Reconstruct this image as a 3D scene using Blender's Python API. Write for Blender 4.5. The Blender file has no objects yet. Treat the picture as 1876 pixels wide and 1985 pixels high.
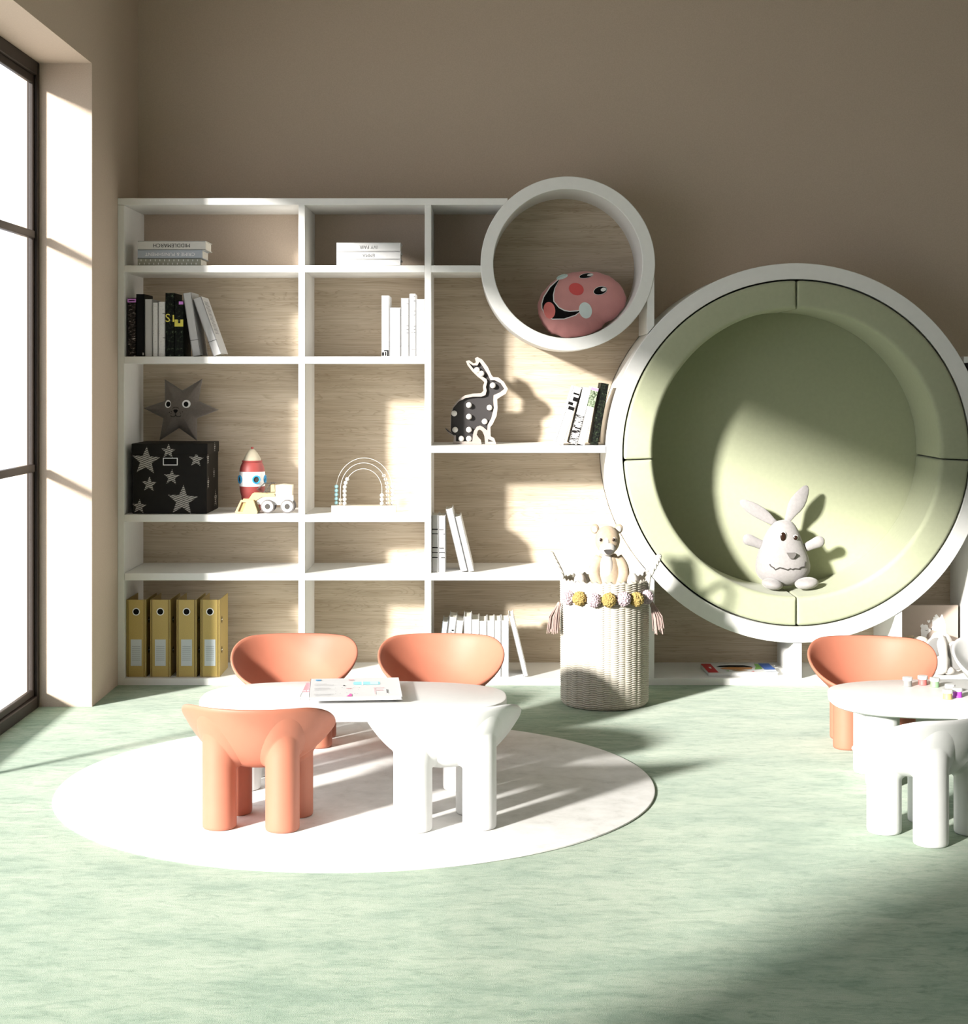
import bpy, bmesh, math, random
from mathutils import Vector, Matrix
from mathutils.geometry import tessellate_polygon
random.seed(7)
S = bpy.context.scene
COL = S.collection
PI = math.pi
F, CX, CY, H = 3200.0, 938.0, 733.0, 1.209       # focal length in px, principal point, camera height
YS, YB, YW = 6.5, 6.865, 6.885                    # shelf fronts, wood backs, back wall
XL = -1.442                                       # inner face of the left wall

def PX(px, Y): return (px - CX) * Y / F
def PZ(py, Y): return H - (py - CY) * Y / F
def P(px, py, Y): return (PX(px, Y), Y, PZ(py, Y))

# ------------------------------------------------------------------ materials
def lin(c):
    return tuple((x / 12.92 if x <= .04045 else ((x + .055) / 1.055) ** 2.4) for x in c)
def rgb(r, g, b): return lin((r / 255, g / 255, b / 255)) + (1,)

MATS = {}
def mat(name, col, rough=.55, spec=.4, metal=0, noise=0, nscale=40, bump=0, bscale=200, sheen=0, coat=0):
    if name in MATS: return MATS[name]
    m = bpy.data.materials.new(name); m.use_nodes = True
    n, l = m.node_tree.nodes, m.node_tree.links
    b = n['Principled BSDF']
    b.inputs['Base Color'].default_value = col
    b.inputs['Roughness'].default_value = rough
    b.inputs['Specular IOR Level'].default_value = spec
    b.inputs['Metallic'].default_value = metal
    b.inputs['Sheen Weight'].default_value = sheen
    b.inputs['Coat Weight'].default_value = coat
    tc = n.new('ShaderNodeTexCoord')
    nz = n.new('ShaderNodeTexNoise'); nz.inputs['Scale'].default_value = nscale; nz.inputs['Detail'].default_value = 4
    l.new(tc.outputs['Object'], nz.inputs['Vector'])
    r = n.new('ShaderNodeValToRGB')
    k = noise if noise else .015
    r.color_ramp.elements[0].position = .3; r.color_ramp.elements[1].position = .7
    r.color_ramp.elements[0].color = tuple(c * (1 - k) for c in col[:3]) + (1,)
    r.color_ramp.elements[1].color = tuple(min(1, c * (1 + k)) for c in col[:3]) + (1,)
    l.new(nz.outputs['Fac'], r.inputs['Fac']); l.new(r.outputs['Color'], b.inputs['Base Color'])
    if bump:
        nb = n.new('ShaderNodeTexNoise'); nb.inputs['Scale'].default_value = bscale; nb.inputs['Detail'].default_value = 3
        l.new(tc.outputs['Object'], nb.inputs['Vector'])
        bp = n.new('ShaderNodeBump'); bp.inputs['Strength'].default_value = bump; bp.inputs['Distance'].default_value = .003
        l.new(nb.outputs['Fac'], bp.inputs['Height']); l.new(bp.outputs['Normal'], b.inputs['Normal'])
    MATS[name] = m
    return m

def ramp(n, stops):
    r = n.new('ShaderNodeValToRGB')
    while len(r.color_ramp.elements) < len(stops): r.color_ramp.elements.new(.5)
    for e, (p, c) in zip(r.color_ramp.elements, stops): e.position = p; e.color = c
    return r
def mapped(n, l, scale, coord='Object'):
    tc = n.new('ShaderNodeTexCoord'); mp = n.new('ShaderNodeMapping')
    mp.inputs['Scale'].default_value = scale
    l.new(tc.outputs[coord], mp.inputs['Vector']); return mp
def noise(n, l, vec, scale, detail=4, dist=0, rough=.5):
    t = n.new('ShaderNodeTexNoise'); t.inputs['Scale'].default_value = scale; t.inputs['Detail'].default_value = detail
    t.inputs['Distortion'].default_value = dist; t.inputs['Roughness'].default_value = rough
    l.new(vec.outputs[0], t.inputs['Vector']); return t
def mix(n, l, kind, a, b, fac):
    m = n.new('ShaderNodeMix'); m.data_type = 'RGBA'; m.blend_type = kind
    if isinstance(fac, (int, float)): m.inputs['Factor'].default_value = fac
    else: l.new(fac, m.inputs['Factor'])
    for s, v in ((6, a), (7, b)):
        if isinstance(v, tuple): m.inputs[s].default_value = v
        else: l.new(v, m.inputs[s])
    return m.outputs[2]

def make_wood():
    m = bpy.data.materials.new('ash_veneer'); m.use_nodes = True
    n, l = m.node_tree.nodes, m.node_tree.links; b = n['Principled BSDF']
    v1 = mapped(n, l, (.55, 1, 9)); a = noise(n, l, v1, 2.2, 8, 1.1, .62)
    r1 = ramp(n, [(.30, (.445, .365, .270, 1)), (.5, (.530, .450, .350, 1)), (.7, (.585, .505, .400, 1))])
    l.new(a.outputs['Fac'], r1.inputs['Fac'])
    v2 = mapped(n, l, (5, 1, 330)); c = noise(n, l, v2, 1.2, 3, .2)
    r2 = ramp(n, [(.35, (.80, .78, .75, 1)), (.62, (1, 1, 1, 1))]); l.new(c.outputs['Fac'], r2.inputs['Fac'])
    v3 = mapped(n, l, (.75, 1, 13)); d = noise(n, l, v3, 1.5, 3, .8, .45)
    mt = n.new('ShaderNodeMath'); mt.operation = 'MULTIPLY'; mt.inputs[1].default_value = 24; l.new(d.outputs['Fac'], mt.inputs[0])
    fr = n.new('ShaderNodeMath'); fr.operation = 'FRACT'; l.new(mt.outputs[0], fr.inputs[0])
    r3 = ramp(n, [(0, (.70, .66, .60, 1)), (.12, (.86, .84, .80, 1)), (.35, (1, 1, 1, 1)), (.93, (1, 1, 1, 1)), (1, (.70, .66, .60, 1))]); l.new(fr.outputs[0], r3.inputs['Fac'])
    o = mix(n, l, 'MULTIPLY', r1.outputs['Color'], r2.outputs['Color'], .75)
    o = mix(n, l, 'MULTIPLY', o, r3.outputs['Color'], .62)
    l.new(o, b.inputs['Base Color']); b.inputs['Roughness'].default_value = .6; b.inputs['Specular IOR Level'].default_value = .25
    MATS['wood'] = m
def make_carpet():
    m = bpy.data.materials.new('green_carpet'); m.use_nodes = True
    n, l = m.node_tree.nodes, m.node_tree.links; b = n['Principled BSDF']
    v1 = mapped(n, l, (1, 1.8, 1)); a = noise(n, l, v1, 2.0, 14, .1, .80)
    r1 = ramp(n, [(.30, (.092, .182, .106, 1)), (.44, (.197, .290, .192, 1)), (.55, (.287, .362, .254, 1)), (.70, (.360, .428, .316, 1))])
    l.new(a.outputs['Fac'], r1.inputs['Fac'])
    v2 = mapped(n, l, (5, 13, 1)); c = noise(n, l, v2, 2.2, 12, .6, .82)
    r2 = ramp(n, [(.38, (.36, .53, .42, 1)), (.48, (.80, .88, .82, 1)), (.56, (1, 1, 1, 1))]); l.new(c.outputs['Fac'], r2.inputs['Fac'])
    o = mix(n, l, 'MULTIPLY', r1.outputs['Color'], r2.outputs['Color'], .75)
    l.new(o, b.inputs['Base Color']); b.inputs['Roughness'].default_value = .95; b.inputs['Specular IOR Level'].default_value = .1
    b.inputs['Sheen Weight'].default_value = .25
    v3 = mapped(n, l, (260, 260, 1)); d = noise(n, l, v3, 2, 3)
    bp = n.new('ShaderNodeBump'); bp.inputs['Strength'].default_value = .35; bp.inputs['Distance'].default_value = .004
    l.new(d.outputs['Fac'], bp.inputs['Height']); l.new(bp.outputs['Normal'], b.inputs['Normal'])
    MATS['carpet'] = m
def make_glass():
    m = bpy.data.materials.new('window_glass'); m.use_nodes = True
    n, l = m.node_tree.nodes, m.node_tree.links
    n.remove(n['Principled BSDF']); out = n['Material Output']
    t = n.new('ShaderNodeBsdfTransparent'); g = n.new('ShaderNodeBsdfGlossy'); g.inputs['Roughness'].default_value = .02
    mx = n.new('ShaderNodeMixShader'); mx.inputs[0].default_value = .04; l.new(t.outputs[0], mx.inputs[1]); l.new(g.outputs[0], mx.inputs[2])
    l.new(mx.outputs[0], out.inputs['Surface']); MATS['glass'] = m
def make_stripes(name, dark, light, scale=90, rot=.5, thr=.5):
    m = bpy.data.materials.new(name); m.use_nodes = True
    n, l = m.node_tree.nodes, m.node_tree.links; b = n['Principled BSDF']
    mp = mapped(n, l, (1, 1, 1)); mp.inputs['Rotation'].default_value = (0, rot, 0)
    w = n.new('ShaderNodeTexWave'); w.wave_type = 'BANDS'; w.bands_direction = 'Z'
    w.inputs['Scale'].default_value = scale; w.inputs['Distortion'].default_value = 2.5; w.inputs['Detail Scale'].default_value = 2
    l.new(mp.outputs[0], w.inputs['Vector'])
    r = ramp(n, [(thr - .15, dark), (thr + .15, light)]); l.new(w.outputs['Fac'], r.inputs['Fac'])
    l.new(r.outputs['Color'], b.inputs['Base Color']); b.inputs['Roughness'].default_value = .8; MATS[name] = m
def make_mottle(name, stops, scale, sc=(1, 1, 1), rough=.6, detail=6):
    m = bpy.data.materials.new(name); m.use_nodes = True
    n, l = m.node_tree.nodes, m.node_tree.links; b = n['Principled BSDF']
    v = mapped(n, l, sc); a = noise(n, l, v, scale, detail, .3, .65)
    r = ramp(n, stops); l.new(a.outputs['Fac'], r.inputs['Fac']); l.new(r.outputs['Color'], b.inputs['Base Color'])
    b.inputs['Roughness'].default_value = rough; b.inputs['Specular IOR Level'].default_value = .12; MATS[name] = m
make_wood(); make_carpet(); make_glass()
make_stripes('scribble', (.035, .033, .03, 1), (.42, .40, .37, 1), 42, .35, .38)
make_mottle('forest', [(.48, (.003, .0035, .003, 1)), (.60, (.016, .024, .012, 1)), (.74, (.16, .19, .14, 1))], 90)
make_mottle('grid_photo', [(.45, (.008, .006, .006, 1)), (.58, (.06, .045, .04, 1)), (.68, (.55, .5, .45, 1))], 60, (1, 1, 3))
make_mottle('speckle', [(.28, (.25, .25, .25, 1)), (.40, (.70, .70, .69, 1)), (.6, (.76, .76, .75, 1))], 160)
make_mottle('barcode', [(.46, (.012, .01, .01, 1)), (.52, (.72, .7, .68, 1))], 45, (.6, 1, 4), detail=2)
make_mottle('mosaic', [(.42, (.04, .06, .03, 1)), (.52, (.20, .25, .16, 1)), (.62, (.34, .36, .30, 1))], 120)
make_mottle('rug', [(.25, (.58, .575, .55, 1)), (.42, (.71, .705, .685, 1)), (.62, (.78, .775, .76, 1))], 14, (1, 1, 1), .95, 10)
make_mottle('deck', [(.3, (.62, .60, .57, 1)), (.6, (.75, .73, .70, 1))], 3, (1, 14, 1), .7)
WHITE = mat('white_lacquer', (.76, .755, .735, 1), .45, .35)
WALL = mat('taupe_plaster', (.50, .41, .33, 1), .9, .15, noise=.05, nscale=220, bump=.12, bscale=350)
PALEW = mat('pale_plaster', (.62, .61, .585, 1), .9, .15)
TABLE = mat('white_plastic', (.70, .70, .69, 1), .4, .4)
TERRA = mat('terracotta_plastic', (.43, .158, .100, 1), .5, .35)
GREEN = mat('sage_upholstery', (.375, .395, .27, 1), .8, .2, noise=.03, nscale=60, bump=.08, bscale=500, sheen=.15)
FRAME = mat('dark_bronze', (.025, .018, .014, 1), .5, .2)
PAPER = mat('page_paper', (.72, .69, .62, 1), .9, .1, noise=.08, nscale=300)
GREYC = mat('grey_cover', (.50, .50, .50, 1), .6)
WHITEC = mat('white_cover', (.66, .66, .66, 1), .55)
BLUEC = mat('blue_grey_cover', (.40, .44, .50, 1), .55)
PALEBLUE = mat('pale_blue_cover', (.62, .67, .74, 1), .55)
OLIVEC = mat('patterned_cover', (.33, .33, .27, 1), .6)
BLACK = mat('black_cover', (.004, .004, .004, 1), .5, .12)
INK = mat('black_ink', (.006, .0055, .0055, 1), .7, .1)
GREYINK = mat('grey_ink', (.13, .13, .135, 1), .6)
WINK = mat('white_ink', (.82, .82, .82, 1), .6)
YELLOW = mat('yellow_ink', (.72, .64, .10, 1), .6)
PINKL = mat('violet_label', (.66, .26, .76, 1), .6)
GOLD = mat('gold_board', (.44, .315, .095, 1), .38, .5, metal=.25, noise=.06, nscale=300)
GOLDD = mat('dark_gold_groove', (.15, .09, .02, 1), .5)
TAG = mat('grey_paper', (.58, .62, .65, 1), .7)
STARF = mat('grey_felt', (.145, .125, .11, 1), .95, .1, noise=.08, nscale=120, bump=.2, bscale=600, sheen=.3)
BOXM = mat('black_cardboard', (.009, .0075, .006, 1), .6, .15, noise=.2, nscale=30)
RED = mat('red_paint', (.30, .055, .050, 1), .5)
CREAM = mat('cream_paint', (.46, .41, .31, 1), .5)
CREAMY = mat('pale_yellow_paint', (.46, .35, .185, 1), .5)
TANW = mat('tan_wood', (.42, .25, .11, 1), .6)
BLUE = mat('blue_paint', (.04, .32, .62, 1), .4)
DARK = mat('dark_grey', (.05, .045, .04, 1), .5)
MIDG = mat('mid_grey', (.13, .12, .115, 1), .6)
BIRCH = mat('birch', (.56, .48, .37, 1), .55, noise=.06, nscale=30)
LBLUE = mat('light_blue_bead', (.36, .62, .68, 1), .4)
BEADW = mat('white_bead', (.62, .62, .61, 1), .35)
SILVER = mat('silver_bead', (.72, .69, .64, 1), .2, .5, metal=.8)
WIRE = mat('white_wire', (.60, .57, .53, 1), .35)
BULB = mat('opal_bulb', (.82, .80, .76, 1), .3)
LFACE = mat('anthracite_panel', (.040, .036, .036, 1), .45)
LRIM = mat('pale_pink_wood', (.40, .345, .315, 1), .5)
PINK = mat('pink_fabric', (.60, .285, .275, 1), .8, .2, noise=.05, nscale=20, bump=.15, bscale=300, sheen=.2)
ROSE = mat('rose_print', (.62, .085, .085, 1), .7)
TONGUE = mat('tongue_print', (.80, .22, .20, 1), .7)
CHEEK = mat('pale_mint_print', (.66, .76, .74, 1), .7)
PLUSHW = mat('grey_white_plush', (.31, .293, .29, 1), .95, .1, noise=.06, nscale=90, bump=.4, bscale=500, sheen=.3)
PLUSHT = mat('tan_plush', (.43, .335, .24, 1), .95, .1, noise=.08, nscale=90, bump=.3, bscale=500, sheen=.2)
PLUSHC = mat('cream_plush', (.50, .47, .44, 1), .95, .1, noise=.04, nscale=90, bump=.3, bscale=500, sheen=.2)
BROWN = mat('brown_eye', (.022, .010, .006, 1), .15, .5)
WICKER = mat('white_wicker', (.52, .485, .42, 1), .8, .15, noise=.1, nscale=150)
ROPE = mat('white_rope', (.54, .52, .48, 1), .9, .1, noise=.08, nscale=200, bump=.5, bscale=300)
LILAC = mat('lilac_yarn', (.42, .335, .37, 1), .95, .1, noise=.12, nscale=150, bump=.5, bscale=400)
MUST = mat('mustard_yarn', (.34, .25, .09, 1), .95, .1, noise=.15, nscale=150, bump=.5, bscale=400)
BLUSH = mat('blush_yarn', (.36, .265, .24, 1), .95, .1, noise=.1, nscale=200)
TAUPEP = mat('taupe_print', (.36, .295, .25, 1), .6)
CYAN = mat('cyan_print', (.30, .70, .78, 1), .6)
MAG = mat('magenta_print', (.72, .12, .42, 1), .6)
PINKP = mat('pink_print', (.74, .30, .34, 1), .6)
REDP = mat('red_print', (.55, .02, .03, 1), .5)
ORNG = mat('orange_print', (.60, .26, .08, 1), .5)
GRNP = mat('green_print', (.18, .38, .09, 1), .5)
BLUP = mat('blue_print', (.05, .12, .38, 1), .5)
PGREY = mat('grey_paint', (.26, .255, .24, 1), .5)
PRED = mat('coral_paint', (.50, .13, .12, 1), .5)
PGRN = mat('sage_paint', (.22, .36, .20, 1), .5)
PTAN = mat('ochre_paint', (.42, .33, .15, 1), .5)
PPUR = mat('purple_paint', (.40, .06, .50, 1), .5)

# ------------------------------------------------------------------ mesh building
class MB:
    def __init__(s): s.v = []; s.f = []; s.mi = []; s.m = 0
    def add(s, vs, fs):
        o = len(s.v); s.v += [tuple(v) for v in vs]
        for f in fs: s.f.append(tuple(i + o for i in f)); s.mi.append(s.m)
        return s
    def bm(s, bm):
        bm.verts.index_update()
        s.add([v.co[:] for v in bm.verts], [[v.index for v in f.verts] for f in bm.faces]); bm.free(); return s
    def box(s, x0, x1, y0, y1, z0, z1, bev=0, seg=2, M=None):
        bm = bmesh.new()
        vs = [bm.verts.new((x, y, z)) for x in (x0, x1) for y in (y0, y1) for z in (z0, z1)]
        for q in ((0, 1, 3, 2), (4, 6, 7, 5), (0, 4, 5, 1), (2, 3, 7, 6), (0, 2, 6, 4), (1, 5, 7, 3)): bm.faces.new([vs[i] for i in q])
        bmesh.ops.recalc_face_normals(bm, faces=bm.faces)
        if bev: bmesh.ops.bevel(bm, geom=bm.edges[:], offset=bev, segments=seg, profile=.5, affect='EDGES')
        if M: bm.transform(M)
        return s.bm(bm)
    def ell(s, c, r, M=None, nu=24, nv=14):
        vs = []; fs = []
        for j in range(1, nv):
            t = PI * j / nv
            for i in range(nu):
                p = 2 * PI * i / nu
                vs.append(Vector((r[0] * math.sin(t) * math.cos(p), r[1] * math.sin(t) * math.sin(p), r[2] * math.cos(t))))
        vs += [Vector((0, 0, r[2])), Vector((0, 0, -r[2]))]; T, B = len(vs) - 2, len(vs) - 1
        for j in range(nv - 2):
            for i in range(nu):
                a = j * nu + i; b = j * nu + (i + 1) % nu
                fs.append((a, a + nu, b + nu, b))
        for i in range(nu):
            fs.append((T, i, (i + 1) % nu)); k = (nv - 2) * nu
            fs.append((B, k + (i + 1) % nu, k + i))
        if M: vs = [M @ v for v in vs]
        return s.add([v + Vector(c) for v in vs], fs)
    def lathe(s, prof, c=(0, 0, 0), n=48, axis='z', closed=False):
        vs = []; fs = []; k = len(prof)
        for i in range(n):
            a = 2 * PI * i / n
            for r, h in prof:
                if axis == 'z': vs.append((c[0] + r * math.cos(a), c[1] + r * math.sin(a), c[2] + h))
                elif axis == 'y': vs.append((c[0] + r * math.cos(a), c[1] + h, c[2] - r * math.sin(a)))
                else: vs.append((c[0] + h, c[1] + r * math.cos(a), c[2] + r * math.sin(a)))
        for i in range(n):
            j = (i + 1) % n
            for q in range(k if closed else k - 1):
                w = (q + 1) % k
                fs.append((i * k + q, j * k + q, j * k + w, i * k + w))
        s.add(vs, fs)
        return s
    def tube(s, pts, r, n=10, caps=True, closed=False):
        pts = [Vector(p) for p in pts]; N = len(pts); vs = []; fs = []
        rr = r if isinstance(r, (list, tuple)) else [r] * N
        up = None
        for i, p in enumerate(pts):
            if closed: d = (pts[(i + 1) % N] - pts[i - 1])
            else: d = pts[min(i + 1, N - 1)] - pts[max(i - 1, 0)]
            d = d.normalized() if d.length > 1e-9 else Vector((0, 0, 1))
            if up is None:
                up = Vector((0, 1, 0)) if abs(d.y) < .9 else Vector((1, 0, 0))
            a = (up - d * up.dot(d)).normalized(); up = a; b = d.cross(a)
            for k in range(n):
                t = 2 * PI * k / n
                vs.append(p + (a * math.cos(t) + b * math.sin(t)) * rr[i])
        for i in range(N if closed else N - 1):
            j = (i + 1) % N
            for k in range(n):
                w = (k + 1) % n
                fs.append((i * n + k, i * n + w, j * n + w, j * n + k))
        if caps and not closed:
            fs.append(tuple(range(n))[::-1]); fs.append(tuple((N - 1) * n + k for k in range(n)))
        return s.add(vs, fs)
    def prism(s, loops, y0, y1, M=None):
        """filled outline(s) in x,z (inner loops are holes), extruded from y0 to y1"""
        cu = bpy.data.curves.new('outline', 'CURVE'); cu.dimensions = '2D'; cu.fill_mode = 'BOTH'; cu.extrude = abs(y1 - y0) / 2
        for lp in loops:
            sp = cu.splines.new('POLY'); sp.points.add(len(lp) - 1); sp.use_cyclic_u = True
            for q, (x, z) in zip(sp.points, lp): q.co = (x, z, 0, 1)
        ob = bpy.data.objects.new('outline', cu); me = bpy.data.meshes.new_from_object(ob)
        ym = (y0 + y1) / 2
        vs = [Vector((v.co.x, ym - v.co.z, v.co.y)) for v in me.vertices]
        if M: vs = [M @ v for v in vs]
        s.add(vs, [tuple(p.vertices) for p in me.polygons])
        bpy.data.objects.remove(ob); bpy.data.curves.remove(cu); bpy.data.meshes.remove(me)
        return s
    def text(s, body, size, fn, thick=.0006):
        cu = bpy.data.curves.new('lettering', 'FONT'); cu.body = body; cu.size = size; cu.align_x = 'CENTER'; cu.align_y = 'CENTER'; cu.extrude = thick / 2
        cu.resolution_u = 3
        ob = bpy.data.objects.new('lettering', cu); me = bpy.data.meshes.new_from_object(ob)
        s.add([fn(v.co.x, v.co.y, v.co.z) for v in me.vertices], [tuple(p.vertices) for p in me.polygons])
        bpy.data.objects.remove(ob); bpy.data.curves.remove(cu); bpy.data.meshes.remove(me)
        return s
    def patch(s, poly, fn, n=5):
        tri = tessellate_polygon([[Vector((x, z, 0)) for x, z in poly]])
        for t in tri:
            a, b, c = [Vector((poly[i][0], poly[i][1])) for i in t]
            L = max((a - b).length, (b - c).length, (a - c).length); vs = []; idx = {}
            for i in range(n + 1):
                for j in range(n + 1 - i):
                    p = a + (b - a) * i / n + (c - a) * j / n
                    idx[i, j] = len(vs); vs.append(fn(p.x, p.y))
            fs = []
            for i in range(n):
                for j in range(n - i):
                    fs.append((idx[i, j], idx[i + 1, j], idx[i, j + 1]))
                    if j < n - i - 1: fs.append((idx[i + 1, j], idx[i + 1, j + 1], idx[i, j + 1]))
            s.add(vs, fs)
        return s

def build(name, mb, mats, parent=None, origin=(0, 0, 0), smooth=None, label=None):
    me = bpy.data.meshes.new(name)
    me.from_pydata([(v[0] - origin[0], v[1] - origin[1], v[2] - origin[2]) for v in mb.v], [], mb.f)
    mats = mats if isinstance(mats, (list, tuple)) else [mats]
    for m in mats: me.materials.append(m if not isinstance(m, str) else MATS[m])
    me.polygons.foreach_set('material_index', mb.mi)
    bm = bmesh.new(); bm.from_mesh(me); bmesh.ops.remove_doubles(bm, verts=bm.verts, dist=1e-6)
    bmesh.ops.recalc_face_normals(bm, faces=bm.faces); bm.to_mesh(me); bm.free()
    if smooth is not None:
        me.polygons.foreach_set('use_smooth', [True] * len(me.polygons))
        if smooth < 180: me.set_sharp_from_angle(angle=math.radians(smooth))
    me.update()
    o = bpy.data.objects.new(name, me); COL.objects.link(o)
    if parent: o.parent = parent
    else: o.location = origin
    if label: o['label'] = label
    return o
def tag(o, label, cat, group=None):
    o['label'] = label; o['category'] = cat
    if group: o['group'] = group
    return o
def thing(name, label, cat, loc=(0, 0, 0), group=None, rot=(0, 0, 0)):
    o = bpy.data.objects.new(name, None); COL.objects.link(o); o.empty_display_size = .05
    o.location = loc; o.rotation_euler = rot
    return tag(o, label, cat, group)
def struct(o): o['kind'] = 'structure'; return o
def clone(root, label, group=None, loc=None, rot=None, swap=None):
    r = root.copy(); COL.objects.link(r); r['label'] = label
    if group: r['group'] = group
    if loc is not None: r.location = loc
    if rot is not None: r.rotation_euler = rot
    for ch in list(root.children):
        c = ch.copy(); COL.objects.link(c); c.parent = r
        if swap: c.data = swap(c.data)
        for g in list(ch.children):
            d = g.copy(); COL.objects.link(d); d.parent = c
            if swap: d.data = swap(d.data)
    return r

# ------------------------------------------------------------------ the room
b = MB(); b.box(-1.70, 6.0, -6, 6.95, -.08, 0); struct(build('floor', b, 'carpet'))
b = MB(); b.box(-1.76, 6.0, YW, YW + .12, -.08, 3.3); struct(build('wall_back', b, WALL))
b = MB(); b.box(-1.76, 6.0, -6, 7.0, 3.3, 3.42); struct(build('ceiling', b, mat('white_ceiling', (.76, .73, .68, 1), .9)))
WY0, WY1, WZ = .86, 6.073, 2.367; XO = -1.722
b = MB()
b.box(XO, XL, WY1, 7.0, -.08, 3.3); b.box(XO, XL, WY0, WY1, WZ, 3.3); b.box(XO, XL, -6, WY0, -.08, 3.3)
struct(build('wall_left', b, WALL))
b = MB(); b.box(3.6, 3.7, -3.1, 6.88, -.08, 3.3); struct(build('wall_right', b, PALEW))  # unseen wall, added to cut the sky fill from the right
b = MB(); b.box(-1.44, 3.6, -3.1, -3.0, -.08, 3.3); struct(build('wall_front', b, PALEW))  # unseen wall behind the camera, added to hold back sky light
# window: bronze frame, posts, bars, glass
XG0, XG1 = -1.674, -1.634
W = bpy.data.objects.new('window_1', None); COL.objects.link(W); W['kind'] = 'structure'
b = MB()
b.box(XG0, XG1, WY1 - .03, WY1, 0, WZ, .004); b.box(XG0, XG1, WY0, WY0 + .05, 0, WZ, .004)
b.box(XG0, XG1, WY0 + .05, WY1 - .03, WZ - .05, WZ, .004); b.box(XG0, XG1, WY0 + .05, WY1 - .03, 0, .045, .004)
build('frame', b, FRAME, W)
b = MB(); b.box(XG0 + .012, XG1 - .012, WY1 - .046, WY1 - .03, .045, WZ - .05, .003); b.box(XG0 + .012, XG1 - .012, WY0 + .05, WY1 - .046, WZ - .08, WZ - .05, .003)
b.box(XG0 + .012, XG1 - .012, WY0 + .05, WY1 - .046, .045, .07, .003)
build('sash', b, FRAME, W)
for y in (4.86,):
    b = MB(); b.box(XG0 + .008, XG1 - .006, y - .009, y + .009, .045, WZ - .05, .003); build('mullion', b, FRAME, W)
for z in (PZ(456, 6.05), PZ(907, 6.05)):
    b = MB(); b.box(XG0 + .014, XG1 - .004, WY0 + .05, WY1 - .05, z - .014, z + .014, .003); build('glazing_bar', b, FRAME, W)
b = MB(); b.box(-1.659, -1.654, WY0 + .05, WY1 - .05, .045, WZ - .05); build('pane', b, 'glass', W)
# outside
b = MB(); b.box(-9, -1.705, -4, 8.2, -.16, -.03); struct(build('terrace_floor', b, 'deck'))
T = thing('terrace_parapet', 'low white terrace wall with a grey rail outside the window', 'parapet', (-4, 7.2, -.03)); T['kind'] = 'structure'
b = MB(); b.box(-9, -1.78, 7.0, 7.25, -.03, .63); build('wall', b, mat('outside_white', (.78, .77, .75, 1), .8), T, (-4, 7.2, -.03))
b = MB(); b.box(-9, -1.78, 7.1, 7.14, .74, .80)
for i in range(9): b.box(-8.9 + i * .88, -8.86 + i * .88, 7.1, 7.14, .63, .74)
build('rail', b, mat('grey_rail', (.45, .45, .46, 1), .5), T, (-4, 7.2, -.03))

# ------------------------------------------------------------------ bookcase
def zb(py): return PZ(py, YS)
def xb(px): return PX(px, YS)
sc = YS / F
NX, NZ, NR = xb(1543), zb(878), 367.8 * sc           # big ring
RX, RZ, RR, RI = xb(1100.5), zb(511), 169 * sc, 144.5 * sc
BC = thing('bookcase', 'white built-in wall bookcase with ash wood backs and a round porthole niche', 'bookcase', (0, YS, 0))
bo = (0, YS, 0)
def board(name, px0, px1, py0, py1, y0=YS, y1=YW - .001, bev=.0012):
    b = MB(); b.box(xb(px0), xb(px1), y0, y1, zb(py1), zb(py0), bev, 1); return build(name, b, WHITE, BC, bo)
board('top_panel', 228, 984, 384, 397.2)
board('upright', 228, 240.7, 397.8, 1329)
board('upright', 578.5, 591, 397.2, 1315)
board('upright', 823, 835.8, 397.2, 1315)
board('shelf', 240.7, 578.5, 514.4, 528); board('shelf', 591, 823, 514.4, 528); board('shelf', 835.8, 933.5, 514.4, 528)
board('shelf', 240.7, 578.5, 691, 704.8); board('shelf', 591, 823, 691, 704.8)
board('shelf', 835.8, 1174.2, 864, 878)
board('shelf', 240.7, 578.5, 997.5, 1011.7); board('shelf', 591, 823, 997.5, 1011.7)
board('shelf', 241.4, 578.5, 1111, 1125.2); board('shelf', 591, 823, 1111, 1125.2); board('shelf', 835.8, 1254.5, 1111, 1125.2)
board('base_panel', 240.7, 1905, 1315, 1329)
def cutboard(px0, px1, py, side):
    e = [878 + side * math.sqrt(369.4 ** 2 - (x - 1543) ** 2) for x in (px0, px1)]
    b = MB(); b.prism([[(xb(px0), zb(py)), (xb(px1), zb(py)), (xb(px1), zb(e[1])), (xb(px0), zb(e[0]))]], YS, YW - .001); build('upright', b, WHITE, BC, bo)
cutboard(1254.5, 1268, 536, -1); cutboard(1254.5, 1268, 1315, 1); cutboard(1538, 1553.5, 1315, 1); cutboard(1735, 1748, 1315, 1); cutboard(1892, 1905, 703.5, -1); cutboard(1892, 1905, 1315, 1)
board('shelf', 1868, 1905, 691, 703.5)
def onring(px):
    return math.sqrt(max(0, 369.2 ** 2 - (px - 1543) ** 2))
def rarc(pa, sa, pb, sb_, n=40):                  # px arc round the big ring, from angle of (pa,+-) to (pb,+-)
    a0 = math.atan2(sa * onring(pa), pa - 1543); a1 = math.atan2(sb_ * onring(pb), pb - 1543)
    if a1 < a0: a1 += 2 * PI
    return [(1543 + 369.2 * math.cos(a0 + (a1 - a0) * i / n), 878 + 369.2 * math.sin(a0 + (a1 - a0) * i / n)) for i in range(n + 1)]
pan = [(240.7, 521), (240.7, 1315), (1905, 1315)] + rarc(1905, 1, 1254.5, -1) + [(1254.5, 521)]
b = MB(); b.prism([[(xb(x), zb(y)) for x, y in pan]], YB, YB + .012)
pan = [(1905, 703.5)] + [(1870, 703.5)] + rarc(1870, -1, 1905, -1, 8)
b.prism([[(xb(x), zb(y)) for x, y in pan]], YB, YB + .012); build('back_panel', b, 'wood', BC, bo)
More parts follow.
